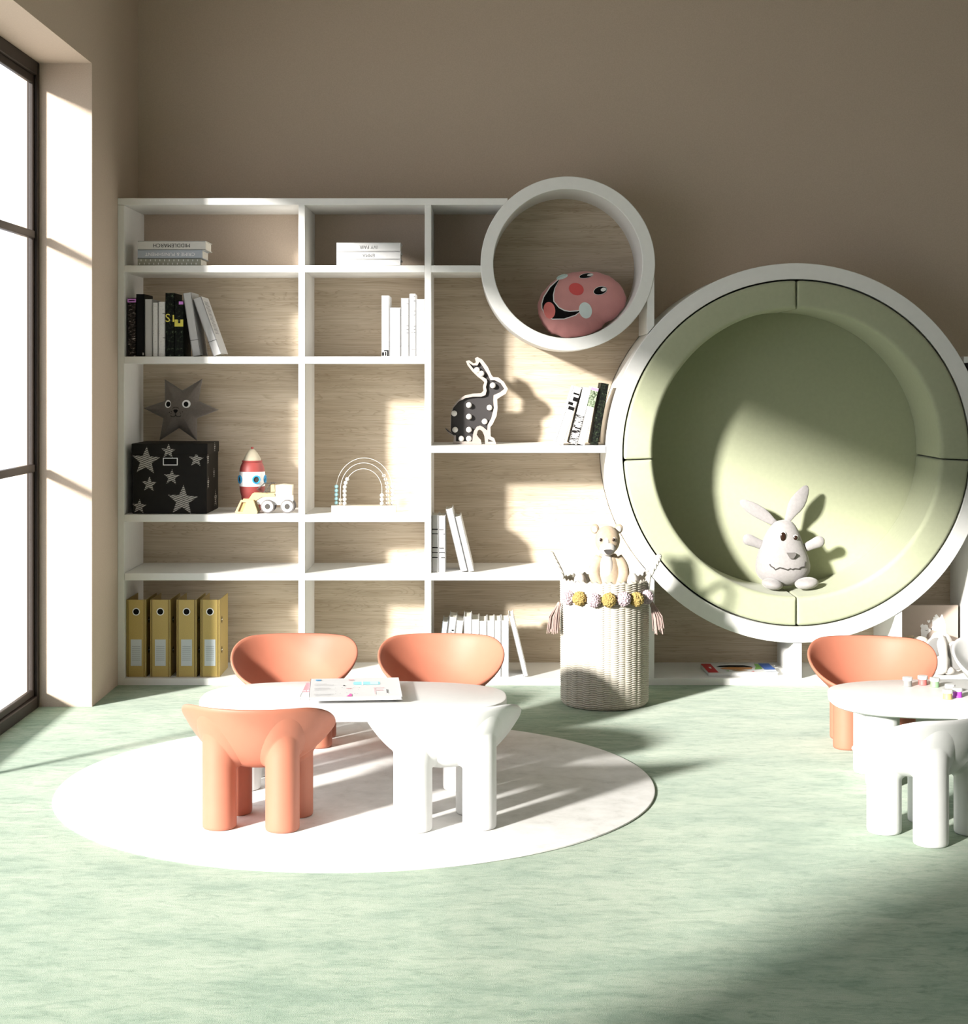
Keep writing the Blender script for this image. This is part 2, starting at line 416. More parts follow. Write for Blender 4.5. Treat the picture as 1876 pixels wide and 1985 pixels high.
def annulus(cx, cz, r0, r1, y0, y1, bev=.002):
    b = MB(); b.lathe([(r0, y0 + bev), (r0 + bev, y0), (r1 - bev, y0), (r1, y0 + bev), (r1, y1), (r0, y1)], (cx, 0, cz), 160, 'y', True); return b
rf = build('round_niche', annulus(RX, RZ, RI, RR, YS - .003, YW - .001), WHITE, BC, bo, 35)
b = MB(); b.lathe([(0, YB - .006), (RI + .004, YB - .006), (RI + .004, YB - .001)], (RX, 0, RZ), 96, 'y'); build('niche_back', b, 'wood', rf, bo, 30)

# round padded nook
NK = thing('reading_nook', 'large white ring nook lined with sage green cushions', 'reading nook', (NX, YS, NZ - NR))
no = (NX, YS, NZ - NR)
RC0, RC1 = 278 * sc, 334 * sc
build('ring', annulus(NX, NZ, 337 * sc, NR, YS - .006, YW - .001), WHITE, NK, no, 35)
b = MB(); b.lathe([(0, YB - .012), (RC0 + .01, YB - .012), (RC0 + .012, YB - .008), (RC0 + .012, YB + .012)], (NX, 0, NZ), 128, 'y'); build('back_pad', b, GREEN, NK, no, 30)
def cushion(a0, a1):
    rad = .020; y0, y1 = YS - .012, YB - .014
    base = []
    for k in range(7):
        t = PI / 2 * k / 6; base.append((RC0 + rad - rad * math.cos(t), y0 + rad - rad * math.sin(t)))
    for k in range(7):
        t = PI / 2 * k / 6; base.append((RC1 - rad * .6 + rad * .6 * math.sin(t), y0 + rad * .6 - rad * .6 * math.cos(t)))
    base += [(RC1, y1), (RC0, y1)]
    cm = Vector(((RC0 + RC1) / 2, (y0 + y1) / 2))
    g = .0022 / RC1; A0, A1 = a0 + g, a1 - g; secs = []
    N = 40
    for off, ins in ((0, .014), (.002, .007), (.006, .0025), (.012, .0008), (.02, 0)): secs.append((A0 + off / RC1 * .55, ins))
    for i in range(1, N): secs.append((A0 + (A1 - A0) * i / N, 0))
    for off, ins in ((.02, 0), (.012, .0008), (.006, .0025), (.002, .007), (0, .014)): secs.append((A1 - off / RC1 * .55, ins))
    vs = []; fs = []; k = len(base)
    for a, ins in secs:
        for r, y in base:
            rr = max(RC0 + ins, min(RC1 - ins, r)); yy = max(y0 + ins, y)
            vs.append((NX + rr * math.cos(a), yy, NZ + rr * math.sin(a)))
    for i in range(len(secs) - 1):
        for q in range(k):
            w = (q + 1) % k; fs.append((i * k + q, i * k + w, (i + 1) * k + w, (i + 1) * k + q))
    fs.append(tuple(range(k))); fs.append(tuple((len(secs) - 1) * k + q for q in range(k)))
    b = MB(); b.add(vs, fs); build('cushion', b, GREEN, NK, no, 40)
d = math.radians(2.4)
cushion(-d, PI / 2); cushion(PI / 2, PI + d); cushion(PI + d, 1.5 * PI); cushion(1.5 * PI, 2 * PI - d)

# ------------------------------------------------------------------ rug
b = MB(); R0 = .879
b.lathe([(0, .0), (R0 - .002, .0), (R0, .002), (R0 - .001, .005), (R0 - .004, .006), (0, .006)], (-.375, 4.907, 0), 160)
tag(build('rug', b, 'rug', None, (-.375, 4.907, 0), 30), 'round off-white rug on the green carpet under the table group', 'rug')
ZR = .0064

# ------------------------------------------------------------------ chairs
CA, CB0, CB1, Z0, PW = .214, .166, .196, .150, 2.7
LX, LY, LR = .0865, .075, .0455
def rim_z(phi):                                   # phi 0 = back, pi = front
    d = math.degrees(phi) % 360; d = min(d, 360 - d)
    t = max(0, min(1, (165 - d) / 122)); s = t * t * (3 - 2 * t)
    return .201 + (.333 - .201) * s
def cbx(phi):
    k = max(0, -math.cos(phi)); return CB0 + (CB1 - CB0) * k ** .5
def bphi(x, y): return math.atan2(x / CA, -y / (CB1 if y > 0 else CB0)) % (2 * PI)
def bz(x, y):
    u = min(1, math.hypot(x / CA, y / (CB1 if y > 0 else CB0))); return Z0 + (rim_z(bphi(x, y)) - Z0) * u ** PW
def make_chair(label, plastic):
    t = thing('child_chair', label, 'chair', (0, 0, 0), 'bowl chairs at the oblong tables')
    NP, NS = 72, 20; vs = []; fs = []
    for i in range(NP):
        phi = 2 * PI * i / NP; cb = cbx(phi); rz_ = rim_z(phi)
        for j in range(1, NS + 1):
            u = j / NS
            vs.append((CA * u * math.sin(phi), -cb * u * math.cos(phi), Z0 + (rz_ - Z0) * u ** PW))
    vs.append((0, 0, Z0)); c = len(vs) - 1
    for i in range(NP):
        w = (i + 1) % NP
        fs.append((c, i * NS, w * NS))
        for j in range(NS - 1): fs.append((i * NS + j, i * NS + j + 1, w * NS + j + 1, w * NS + j))
    b = MB(); b.add(vs, fs); o = build('seat_shell', b, plastic, t, (0, 0, 0), 180)
    m = o.modifiers.new('thickness', 'SOLIDIFY'); m.thickness = .011; m.offset = -1; m.use_even_offset = False
    m = o.modifiers.new('smooth', 'SUBSURF'); m.levels = 1; m.render_levels = 1
    for sx in (-1, 1):
        for sy in (-1, 1):
            n = 40; cx, cy = sx * LX, sy * LY; cols = []
            for i in range(n):
                a = 2 * PI * i / n; dx, dy = math.cos(a), math.sin(a); col = []
                for rr, z in ((LR - .006, 0), (LR - .0025, .0012), (LR - .0006, .004), (LR, .009)): col.append((cx + rr * dx, cy + rr * dy, z))
                x, y = cx + LR * dx, cy + LR * dy
                zt = bz(x, y)
                fl = .016
                for k in range(6): col.append((x, y, .009 + (zt - fl - .009) * (k + 1) / 6))
                for k in range(1, 6):            # flare that melts into the bowl
                    s_ = k / 5; r2 = LR + fl * (1 - math.cos(s_ * PI / 2)); xx, yy = cx + r2 * dx, cy + r2 * dy
                    ztop = bz(xx, yy)
                    col.append((xx, yy, (zt - fl) * (1 - s_) + (ztop + .002) * s_))
                cols.append(col)
            k = len(cols[0]); b = MB(); vs = [v for c_ in cols for v in c_]; fs = []
            for i in range(n):
                w = (i + 1) % n
                for j in range(k - 1): fs.append((i * k + j, w * k + j, w * k + j + 1, i * k + j + 1))
            fs.append(tuple(i * k for i in range(n))[::-1])
            vs.append((cx, cy, bz(cx, cy) + .004)); e = len(vs) - 1
            for i in range(n): fs.append((i * k + k - 1, (i + 1) % n * k + k - 1, e))
            b.add(vs, fs); build('leg', b, plastic, t, (0, 0, 0), 60)
    return t
D2 = math.radians
ch = make_chair('terracotta bowl chair on the rug, its back to the camera, before the table with magazines', TERRA)
ch.location = (-.612, 4.484, ZR); ch.rotation_euler = (0, 0, D2(-8))
GC = 'bowl chairs at the oblong tables'
clone(ch, 'terracotta bowl chair behind the magazine table, beside the gold binders', GC, (-.628, 5.47, ZR), (0, 0, D2(180)))
clone(ch, 'terracotta bowl chair behind the magazine table, in front of a row of white books', GC, (-.142, 5.47, ZR), (0, 0, D2(180)))
clone(ch, 'terracotta bowl chair behind the table with the paint pots', GC, (1.283, 5.46, 0), (0, 0, D2(172)))
cw = make_chair('white bowl chair on the rug, its back to the camera, before the magazine table', TABLE)
cw.location = (-.108, 4.485, ZR); cw.rotation_euler = (0, 0, D2(8))
clone(cw, 'white bowl chair turned aside in front of the table with the paint pots', GC, (1.181, 4.395, 0), (0, 0, D2(38)))
clone(cw, 'white bowl chair behind the paint pot table, cut off by the picture edge', GC, (1.765, 5.47, 0), (0, 0, D2(180)))

# ------------------------------------------------------------------ tables
TZ = .256
def make_table(label):
    t = thing('play_table', label, 'table', (0, 0, 0), 'white oblong play tables')
    def outline(sx, sy, n=128, e=2.7):
        return [(sx * math.copysign(abs(math.cos(2 * PI * i / n)) ** (2 / e), math.cos(2 * PI * i / n)), sy * math.copysign(abs(math.sin(2 * PI * i / n)) ** (2 / e), math.sin(2 * PI * i / n))) for i in range(n)]
    secs = [(-.02, TZ - .034), (-.009, TZ - .0325), (-.002, TZ - .028), (0, TZ - .020), (0, TZ - .006), (-.002, TZ - .0015), (-.006, TZ)]
    vs = []; fs = []; n = 128
    for ins, z in secs: vs += [(x, y, z) for x, y in outline(.455 + ins, .242 + ins)]
    for j in range(len(secs) - 1):
        for i in range(n): w = (i + 1) % n; fs.append((j * n + i, j * n + w, (j + 1) * n + w, (j + 1) * n + i))
    fs.append(tuple(range(n))[::-1]); fs.append(tuple((len(secs) - 1) * n + i for i in range(n)))
    b = MB(); b.add(vs, fs); build('table_top', b, TABLE, t, (0, 0, 0), 40)
    for sx in (-1, 1):
        for sy in (-1, 1):
            b = MB(); b.lathe([(0, 0), (.044, 0), (.0485, .002), (.05, .008), (.05, TZ - .05), (.053, TZ - .04), (.060, TZ - .033)], (sx * .317, sy * .08, 0), 40); build('leg', b, TABLE, t, (0, 0, 0), 40)
    return t
tb = make_table('white oblong play table with magazines on it, on the round rug'); tb.location = (-.3875, 4.922, ZR); ZT1 = TZ + ZR
for c_ in tb.children: pass
clone(tb, 'white oblong play table with paint pots on it, at the picture edge', None, (1.502, 4.99, 0), (0, 0, 0))

# ------------------------------------------------------------------ books
def book(label, group, x0, x1, zs, top=None, h=None, cover=WHITEC, tilt=0, d=.17, Yf=6.53, prints=(), name='book'):
    """standing book: x0,x1 px of the spine's foot, top px of its head; tilt in degrees, + leans to the right"""
    X0, X1 = PX(x0, Yf), PX(x1, Yf); t = X1 - X0
    if h is None: h = PZ(top, Yf) - zs
    if tilt > 0: ox, lo, hi = X1, -t, 0
    else: ox, lo, hi = X0, 0, t
    B = thing(name, label, 'book', (ox, Yf, zs), group, (0, D2(tilt), 0))
    tb_ = min(.0022, t * .16)
    b = MB(); b.box(lo, hi, 0, .0025, 0, h, .0006, 1); b.box(lo, lo + tb_, 0, d, 0, h); b.box(hi - tb_, hi, 0, d, 0, h)
    build('cover', b, cover, B)
    b = MB(); b.box(lo + tb_, hi - tb_, .002, d - .004, .003, h - .004); build('pages', b, PAPER, B)
    if prints:
        b = MB(); ms = []
        for p in prints:
            if p[0] not in ms: ms.append(p[0])
            b.m = ms.index(p[0])
            if isinstance(p[1], str):
                _, s_, u, v, size, ang = p; ca, sa = math.cos(D2(ang)), math.sin(D2(ang))
                b.text(s_, size, lambda x, y, z, u=u, v=v, ca=ca, sa=sa: (lo + u * t + x * ca - y * sa, -.0006 + z * .5, v * h + x * sa + y * ca))
            else:
                _, u0, u1, v0, v1 = p
                b.box(lo + u0 * t, lo + u1 * t, -.0008, .0005, v0 * h, v1 * h)
        build('spine_print', b, ms, B)
    return B
def flat(label, group, x0, x1, y0, y1, cover, title=None, ink=GREYINK, size=.012, d=.16, Yf=6.53, pattern=False, off=0):
    X0, X1, Z1, Z0_ = PX(x0, Yf), PX(x1, Yf), PZ(y0, Yf), PZ(y1, Yf); w, t = X1 - X0, Z1 - Z0_
    B = thing('book', label, 'book', ((X0 + X1) / 2, Yf, Z0_), group)
    b = MB(); b.box(-w / 2, w / 2, 0, .003, 0, t, .0008, 1); b.box(-w / 2, w / 2, 0, d, 0, .0022); b.box(-w / 2, w / 2, 0, d, t - .0022, t)
    build('cover', b, cover, B)
    b = MB(); b.box(-w / 2 + .004, w / 2 - .004, .002, d - .004, .002, t - .002); build('pages', b, PAPER, B)
    if title:
        b = MB(); b.text(title, size, lambda x, y, z: (-x + off, -.0006 + z * .5, t / 2 - y)); build('title', b, ink, B)
    if pattern:
        b = MB()
        for r in (.27, .75):
            for i in range(13): x = -w / 2 + w * (i + .45 + (r > .5) * .3) / 13.5; b.box(x - .0014, x + .0014, -.0008, .0005, t * (r - .13), t * (r + .13))
        build('spine_print', b, WINK, B)
    return B
zA, zB_, zC3, zC, zD, z0 = [zb(v) + .0006 for v in (514.4, 691, 864, 997.5, 1111, 1315)]
g = 'books stacked flat on the top left shelf'
def stackpx(z0s, ys): pass
def flatstack(g, zs, rows, Yf=6.53):
    y = CY + (H - zs) * F / Yf                     # px of the shelf at that depth
    for (label, x0, x1, h, cover, kw) in rows:
        flat(label, g, x0, x1, y - h, y, cover, Yf=Yf, **kw); y -= h
flatstack(g, zA, [
    ('flat patterned olive book at the foot of the left stack on the top shelf', 266.6, 389.5, 14, OLIVEC, dict(pattern=True)),
    ('flat blue-grey book in the middle of the left stack on the top shelf', 266.6, 392.3, 17, BLUEC, dict(title='CRIME & PUNISHMENT', ink=WINK, size=.0195)),
    ('flat pale grey book on top of the left stack on the top shelf', 266.6, 398.4, 17.2, mat('stone_cover', (.64, .63, .60, 1)), dict(title='MIDDLEMARCH', ink=INK, size=.021))])
flatstack('books stacked flat on the top middle shelf', zA, [
    ('flat white book without a title at the foot of the sunlit top shelf stack', 652.3, 776.3, 12.6, WHITEC, {}),
    ('flat white book with a short title, middle of the sunlit top shelf stack', 652.3, 776.3, 15, WHITEC, dict(title='EMMA', size=.018)),
    ('flat white book on top of the sunlit top shelf stack', 652.3, 776.3, 17.4, WHITEC, dict(title='IVY FAIR', size=.019))])
g = 'upright books on the second shelf at the left wall'
L = 'on the second shelf beside the left wall'
book('dark photo-spined book with a violet label, first in its row by the left side panel', g, 247.3, 263.5, zB_, 577.6, cover='grid_photo', prints=[(PINKL, 0, 1, .925, .985), (INK, .15, .85, .945, .965)])
book('tall plain black book, second from the left side panel', g, 264, 279.4, zB_, 570, cover=BLACK, prints=[(WINK, .82, .92, .02, .06)])
book('plain light grey book right of the tall black book on the second shelf', g, 280.8, 295.3, zB_, 580, cover=GREYC)
book('thin speckled grey book between two light grey books on the second shelf', g, 295.8, 306.4, zB_, 586.7, cover='speckle')
book('speckled grey book with dark notches, left of the tall black book with yellow letters', g, 307, 320.2, zB_, 585, cover='speckle', prints=[(INK, .6, 1, .775, .785), (INK, .65, 1, .335, .345)])
book('tall black book with large yellow letters cut by its edge', g, 320.7, 337.6, zB_, 568, cover='forest', prints=[(YELLOW, 'S', .26, .60, .046, 0), (YELLOW, .82, 1, .545, .655)])
book('shorter black book with a violet square and a yellow letter U', g, 338, 355.4, zB_, 582.7, cover='forest', prints=[(YELLOW, 0.02, .98, .535, .595), (YELLOW, 0.02, .40, .595, .66), (YELLOW, .66, .98, .595, .66), (PINKL, .5, .98, .93, .985)])
book('light grey book leaning slightly left against the black books', g, 373.3, 389.5, zB_, h=.252, cover=GREYC, tilt=-8.8, prints=[(INK, 0, 1, .247, .254)])
bk = book('light grey book leaning steeply left, last of its row on the second shelf', g, 413.5, 430, zB_, h=.240, cover=GREYC, tilt=-19.5, prints=[(INK, 0, 1, .243, .25)])
b = MB(); tt = PX(430, 6.53) - PX(413.5, 6.53)
for i in range(24): b.box(tt - .0002, tt + .0006, .035, .035 + .09 * (.8 + .2 * random.random()), .085 + i * .0058, .0868 + i * .0058)
build('cover_print', b, GREYINK, bk)
g = 'white books on the second shelf, middle column'
book('white book with a black mark at its foot, left end of the middle column row', g, 739.4, 754.3, zB_, 573, cover=WHITEC, prints=[(INK, .08, .32, .01, .07), (INK, .32, .9, .085, .105), (INK, .45, .62, .01, .075), (INK, .72, .9, .005, .085), (GREYINK, 0, 1, .236, .240)])
book('shortest white book of the middle column row, with faint lines', g, 755.2, 776, zB_, 596.5, cover=WHITEC, prints=[(mat('faint_ink', (.26, .26, .27, 1)), 0, 1, .205, .209), (MATS['faint_ink'], .1, .9, .40, .403), (MATS['faint_ink'], .1, .9, .68, .683)])
mk = [(INK, .7, .92, v, v + .008) for v in (.40, .46, .52, .90)] + [(GREYINK, 0, 1, .175, .180), (GREYINK, 0, 1, .70, .704), (INK, .2, .4, .52, .526)]
book('white book with specks of print right of the shortest book of its row', g, 777, 792.3, zB_, 578, cover=WHITEC, prints=mk)
mk = [(INK, .7, .92, v, v + .009) for v in (.38, .43, .48, .66, .72, .88, .95)] + [(INK, .3, .9, .11, .116), (INK, .3, .55, .72, .726), (INK, .3, .55, .38, .386)]
book('tallest white book of the middle column row, dotted with dark print', g, 793.3, 805.5, zB_, 569.5, cover=WHITEC, prints=mk)
book('blank white book against the right upright of the middle column', g, 806, 822.6, zB_, 580, cover=WHITEC)
g = 'books leaning right beside the rabbit lamp'
book('white book with a black ornament, steepest of the leaning row by the rabbit lamp', g, 1075, 1091.5, zC3, h=.236, cover=WHITEC, tilt=18, prints=[(INK, .2, .9, .60, .66), (INK, .05, .6, .68, .73), (INK, .4, 1, .76, .83), (INK, .25, .95, .87, .90)])
book('book with a white upper half and black barred lower half in the leaning row', g, 1102.5, 1118, zC3, h=.230, cover='barcode', tilt=14, prints=[(WINK, 0, 1, .52, 1.0)])
book('pale green photo book with a violet head band in the leaning row', g, 1119, 1133, zC3, h=.232, cover='speckle', tilt=14, prints=[(PINKL, 0.05, .95, .945, .99), ('mosaic', 0, 1, .66, .94), (GREYINK, 0, 1, .30, .305)])
book('tall dark book leaning right against the big white ring', g, 1144.5, 1159, zC3, h=.246, cover='forest', tilt=10)
g = 'books on the shelf behind the wicker basket'
mk = [(INK, .08, .9, v, v + w) for v, w in ((.74, .018), (.665, .014), (.42, .018), (.335, .014), (.25, .014))]
mk2 = [(INK, .1, .75, .745, .757), (INK, .7, .95, .668, .68), (INK, .1, .8, .42, .435), (INK, .05, .95, .335, .35), (INK, .35, .95, .25, .264)]
book('white upright book with black title bars beside the upright, left of its twin', g, 836.8, 849.6, zD, 998.4, cover=WHITEC, prints=mk)
book('white upright book with black title bars, right of its twin', g, 850.4, 863, zD, 999.7, cover=WHITEC, prints=mk2)
book('tall blank white book leaning left on the two titled books', g, 893, 906, zD, h=.254, cover=WHITEC, tilt=-13.5)
book('shorter blank white book leaning left beside the tall leaning one', g, 908, 918.5, zD, h=.224, cover=WHITEC, tilt=-13.5)
g = 'books in the bottom row behind the terracotta chair'
book('pale blue book leaning right, first of the bottom row', g, 845, 855.3, z0, h=.217, cover=PALEBLUE, tilt=7)
book('tall white book with a small black mark leaning right in the bottom row', g, 857, 871.3, z0, h=.236, cover=GREYC, tilt=7, prints=[(INK, .25, .6, .74, .745), (INK, .5, .8, .77, .79)])
book('book with a grey wavy spine pattern in the bottom row', g, 873, 886, z0, h=.222, cover='speckle', tilt=6.5, prints=[(WINK, .3, .7, .2, .95)])
book('tallest upright white book of the bottom row', g, 899, 913.6, z0, 1195.7, cover=WHITEC)
book('white book second right of the wavy patterned spine', g, 914.2, 928.5, z0, 1201, cover=WHITEC)
book('lowest white book in the bottom row, fourth left of the leaning end book', g, 929.2, 943, z0, 1203.9, cover=WHITEC)
book('white book third left of the leaning end book in the bottom row', g, 943.8, 957.6, z0, 1203, cover=WHITEC)
book('narrow white book second left of the leaning end book in the bottom row', g, 958.2, 970.8, z0, 1203, cover=WHITEC)
book('wide white book next to the leaning end book of the bottom row', g, 971.6, 986, z0, 1202.8, cover=WHITEC)
book('thin white book leaning left at the right end of the bottom row', g, 1014.5, 1023.5, z0, h=.245, cover=WHITEC, tilt=-13.6)

# ------------------------------------------------------------------ ring binders
def binder(label, x0, x1, first=None):
    Yf = 6.53; X0, X1 = PX(x0, Yf), PX(x1, Yf); w = X1 - X0; h = PZ(1162.6, Yf) - z0; d = .212
    B = thing('ring_binder', label, 'binder', ((X0 + X1) / 2, Yf, z0), 'gold ring binders on the bottom shelf')
    b = MB(); b.box(-w / 2 + .004, w / 2 - .004, 0, .003, 0, h, .0008, 1)
    b.m = 1; b.box(-w / 2 + .006, -w / 2 + .0085, -.0006, .001, 0, h); b.box(w / 2 - .0095, w / 2 - .007, -.0006, .001, 0, h)
    build('spine', b, [GOLD, GOLDD], B)
    for s, nm in ((-1, 'back_cover'), (1, 'front_cover')):
        b = MB(); x = s * (w / 2 - .0015); b.box(x - .0015, x + .0015, .001, d, 0, h, .0006, 1); cv = build(nm, b, GOLD, B)
        for zf in (.72, .325):
            b = MB(); xo = s * w / 2
            b.prism([[(.052 + .013 * math.sin(2 * PI * i / 4), zf * h + .015 * math.cos(2 * PI * i / 4)) for i in range(4)]], 0, .0008, Matrix(((0, 1, 0, xo - (s < 0) * .0008), (1, 0, 0, 0), (0, 0, 1, 0), (0, 0, 0, 1))))
            b.m = 1; b.box(xo - .0012, xo + .0012, .042, .064, zf * h - .0022, zf * h + .0022)
            build('rivet', b, [INK, WINK], cv)
    b = MB(); b.lathe([(.0115, -.001), (.015, -.001), (.015, .001), (.0115, .001)], (0, 0, h * .845), 32, 'y', True); b.m = 1
    b.lathe([(0, -.0006), (.0118, -.0006), (.0118, .0006)], (0, 0, h * .845), 32, 'y')
    build('finger_ring', b, [WINK, INK], B)
    b = MB(); b.box(-.0215, .0215, -.001, .0008, h * .142, h * .485); b.m = 1
    for i in range(8): z = h * (.215 + .026 * i); b.box(-.0165, .0165, -.0015, -.0008, z, z + .0011)
    build('spine_label', b, [TAG, GREYINK], B)
binder('gold ring binder against the left side panel of the bookcase', 244.7, 283.2)
binder('gold ring binder second from the left side panel', 291, 330.4)
binder('gold ring binder third from the left side panel', 342, 381)
binder('gold ring binder at the open end, its side cover with rivets in view', 388, 425.8)

# ------------------------------------------------------------------ box with stars, star plush
Yf = 6.53; x0, x1 = PX(254.8, Yf), PX(402.3, Yf); zt = PZ(860, Yf); yb_ = 6.812; oB = ((x0 + x1) / 2, Yf, zC)
BX = thing('storage_box', 'black lidded storage box with scribbled silver stars on the shelf', 'storage box', oB)
def k3(cx, cy, Y=Yf): return P(220 + cx / 4.937, 690 + cy / 4.937, Y)
b = MB(); b.box(x0 + .003, x1 - .003, Yf + .003, yb_ - .003, zC, zt - .01, .002, 1); bd = build('body', b, BOXM, BX, oB)
b = MB(); zl = PZ(881.6, Yf); b.box(x0, x1, Yf, yb_, zl, zt, .002, 1); ld = build('lid', b, BOXM, BX, oB)
def star(cx, cz, r, n=5, inner=.42, rot=0): return [(cx + (r if i % 2 == 0 else r * inner) * math.sin(PI * i / n + rot), cz + (r if i % 2 == 0 else r * inner) * math.cos(PI * i / n + rot)) for i in range(2 * n)]
q = Yf / F / 4.937
b = MB(); bl = MB()
for cx, cy, r in ((310, 1005, 138), (525, 912, 72), (790, 992, 74), (340, 1228, 76), (555, 1162, 78), (660, 1385, 150), (245, 1442, 72)):
    x, _, z = k3(cx, cy); st = star(x, z, r * q, rot=.06)
    b = MB(); b.prism([st], Yf + .0018 if cy not in (912, 1005) else Yf - .0008, Yf + .004); build('star', b, 'scribble', ld if cy == 912 else bd, oB)
for yy, zz, r in ((6.70, k3(0, 900)[2] + .004, .020), (6.70, k3(0, 1140)[2], .022), (6.555, k3(0, 985)[2], .026), (6.74, k3(0, 1400)[2], .036), (6.56, k3(0, 1220)[2], .026)):
    Mx = Matrix(((0, 1, 0, x1), (1, 0, 0, 0), (0, 0, 1, 0), (0, 0, 0, 1)))
    onlid = zz > zl
    b = MB(); b.prism([star(yy, zz, r)], -.0035 if not onlid else -.0005, -.0022 if not onlid else .0008, Mx); build('star', b, 'scribble', ld if onlid else bd, oB)
b = MB(); xa, _, za = k3(473, 1047); xc, _, zc_ = k3(613, 975)
b.prism([[(xa, za), (xc, za), (xc, zc_), (xa, zc_)], [(xa + .003, za + .003), (xc - .003, za + .003), (xc - .003, zc_ - .003), (xa + .003, zc_ - .003)]], Yf - .0005, Yf + .004); b.m = 1
b.box(xa + .002, xc - .002, Yf + .0005, Yf + .004, za + .002, zc_ - .002); build('label_holder', b, [WINK, INK], bd, oB)

def densify(poly, step):
    out = []
    for i in range(len(poly)):
        a = Vector(poly[i]); c = Vector(poly[(i + 1) % len(poly)]); n = max(1, int((c - a).length / step))
        out += [tuple(a + (c - a) * k / n) for k in range(n)]
    return out
def smoothpoly(poly, it=2):
    for _ in range(it):
        o = []
        for i in range(len(poly)):
            a, c = Vector(poly[i]), Vector(poly[(i + 1) % len(poly)]); o += [tuple(a * .75 + c * .25), tuple(a * .25 + c * .75)]
        poly = o
    return poly
class Puff:
    """a stuffed, seamed shape: outline in x,z around a seam plane y = yc"""
    def __init__(s, poly, yc, T, D, step, p=.5): s.poly = poly; s.yc = yc; s.T = T; s.D = D; s.bd = densify(poly, step); s.p = p
    def dist(s, x, z):
        best = 9; q = Vector((x, z)); P_ = s.poly
        for i in range(len(P_)):
            a = Vector(P_[i]); ab = Vector(P_[(i + 1) % len(P_)]) - a; t = max(0, min(1, (q - a).dot(ab) / max(ab.length_squared, 1e-12)))
            best = min(best, (q - a - ab * t).length)
        return best
    def h(s, x, z):
        d = min(1, s.dist(x, z) / s.D); return s.T * (1 - (1 - d) ** 2) ** s.p
    def front(s, x, z, off=.0008): return (x, s.yc - s.h(x, z) - off, z)
    def mesh(s, c, n=14):
        vs = []; fs = []; N = len(s.bd)
        for sg in (-1, 1):
            o = len(vs)
            for bx, bz_ in s.bd:
                for j in range(1, n + 1):
                    f = 1 - (1 - j / n) ** 1.6; x, z = c[0] + (bx - c[0]) * f, c[1] + (bz_ - c[1]) * f
                    hh = s.h(x, z) if j < n else 0
                    vs.append((x, s.yc + sg * hh, z))
            vs.append((c[0], s.yc + sg * s.h(*c), c[1])); e = len(vs) - 1
            for i in range(N):
                w = (i + 1) % N; fs.append((e, o + i * n, o + w * n))
                for j in range(n - 1): fs.append((o + i * n + j, o + i * n + j + 1, o + w * n + j + 1, o + w * n + j))
        b = MB(); b.add(vs, fs); return b
def ellp(cx, cz, a, b_, rot=0, n=28): return [(cx + a * math.cos(2 * PI * i / n) * math.cos(rot) - b_ * math.sin(2 * PI * i / n) * math.sin(rot), cz + a * math.cos(2 * PI * i / n) * math.sin(rot) + b_ * math.sin(2 * PI * i / n) * math.cos(rot)) for i in range(n)]

Ys = 6.785; q = Ys / F / 4.937
def k3s(cx, cy): p = k3(cx, cy, Ys); return (p[0], p[2])
out = [k3s(*c) for c in ((490, 222), (660, 332), (852, 217), (815, 432), (1008, 518), (800, 598), (800, 815), (628, 692), (440, 812), (478, 598), (284, 500), (492, 432))]
dz = zt - min(p[1] for p in out) + .001; out = [(x, z + dz) for x, z in out]
oS = (k3s(640, 520)[0], Ys, zt)
ST = thing('star_cushion', 'grey felt six-pointed star plush with a face, standing on the black box', 'plush toy', oS)
pf = Puff(out, Ys, .032, .055, .008)
sb = build('body', pf.mesh((k3s(640, 520)[0], k3s(640, 520)[1] + dz), 16), STARF, ST, oS, 180)
def sp(cx, cy): x, z = k3s(cx, cy); return (x, z + dz)
def fr(off): return lambda x, z: pf.front(x, z, off)
for cx, cy, a, c_, px_ in ((533, 460, 30, 38, 536), (710, 460, 40, 38, 708)):
    b = MB(); x, z = sp(cx, cy); b.patch(ellp(x, z, a * q, c_ * q), fr(.0008), 3); e = build('eye', b, WINK, ST, oS, 60)
    b = MB(); x, z = sp(px_, cy + 2); b.patch(ellp(x, z, 22 * q, 25 * q), fr(.0014), 3); build('pupil', b, INK, e, oS, 60)
b = MB(); b.patch([sp(*c) for c in ((586, 522), (598, 512), (618, 512), (630, 522), (622, 538), (608, 548), (594, 538))], fr(.0012), 3); build('nose', b, INK, ST, oS)
b = MB()
def stroke(mb, pts, fn, r): mb.tube([fn(x, z) for x, z in pts], r, 6)
stroke(b, [sp(608, 545), sp(609, 575)], fr(.0004), .0013)
for sg in (-1, 1): stroke(b, [sp(609 + sg * (26 - 26 * math.cos(t)), 560 + 22 * math.sin(t)) for t in [PI * .0 + PI * .85 * i / 8 for i in range(9)]], fr(.0004), .0013)
stroke(b, [sp(608 + 30 * math.cos(t), 510 - 20 * math.sin(t)) for t in [PI * (.1 + .8 * i / 8) for i in range(9)]], fr(.0004), .0011)
for cx, cy in ((548, 540), (568, 534), (565, 552), (650, 538), (672, 536), (656, 553)): x, z = sp(cx, cy); b.patch(ellp(x, z, 4 * q, 4 * q, 0, 8), fr(.0008), 1)
build('mouth', b, INK, ST, oS)

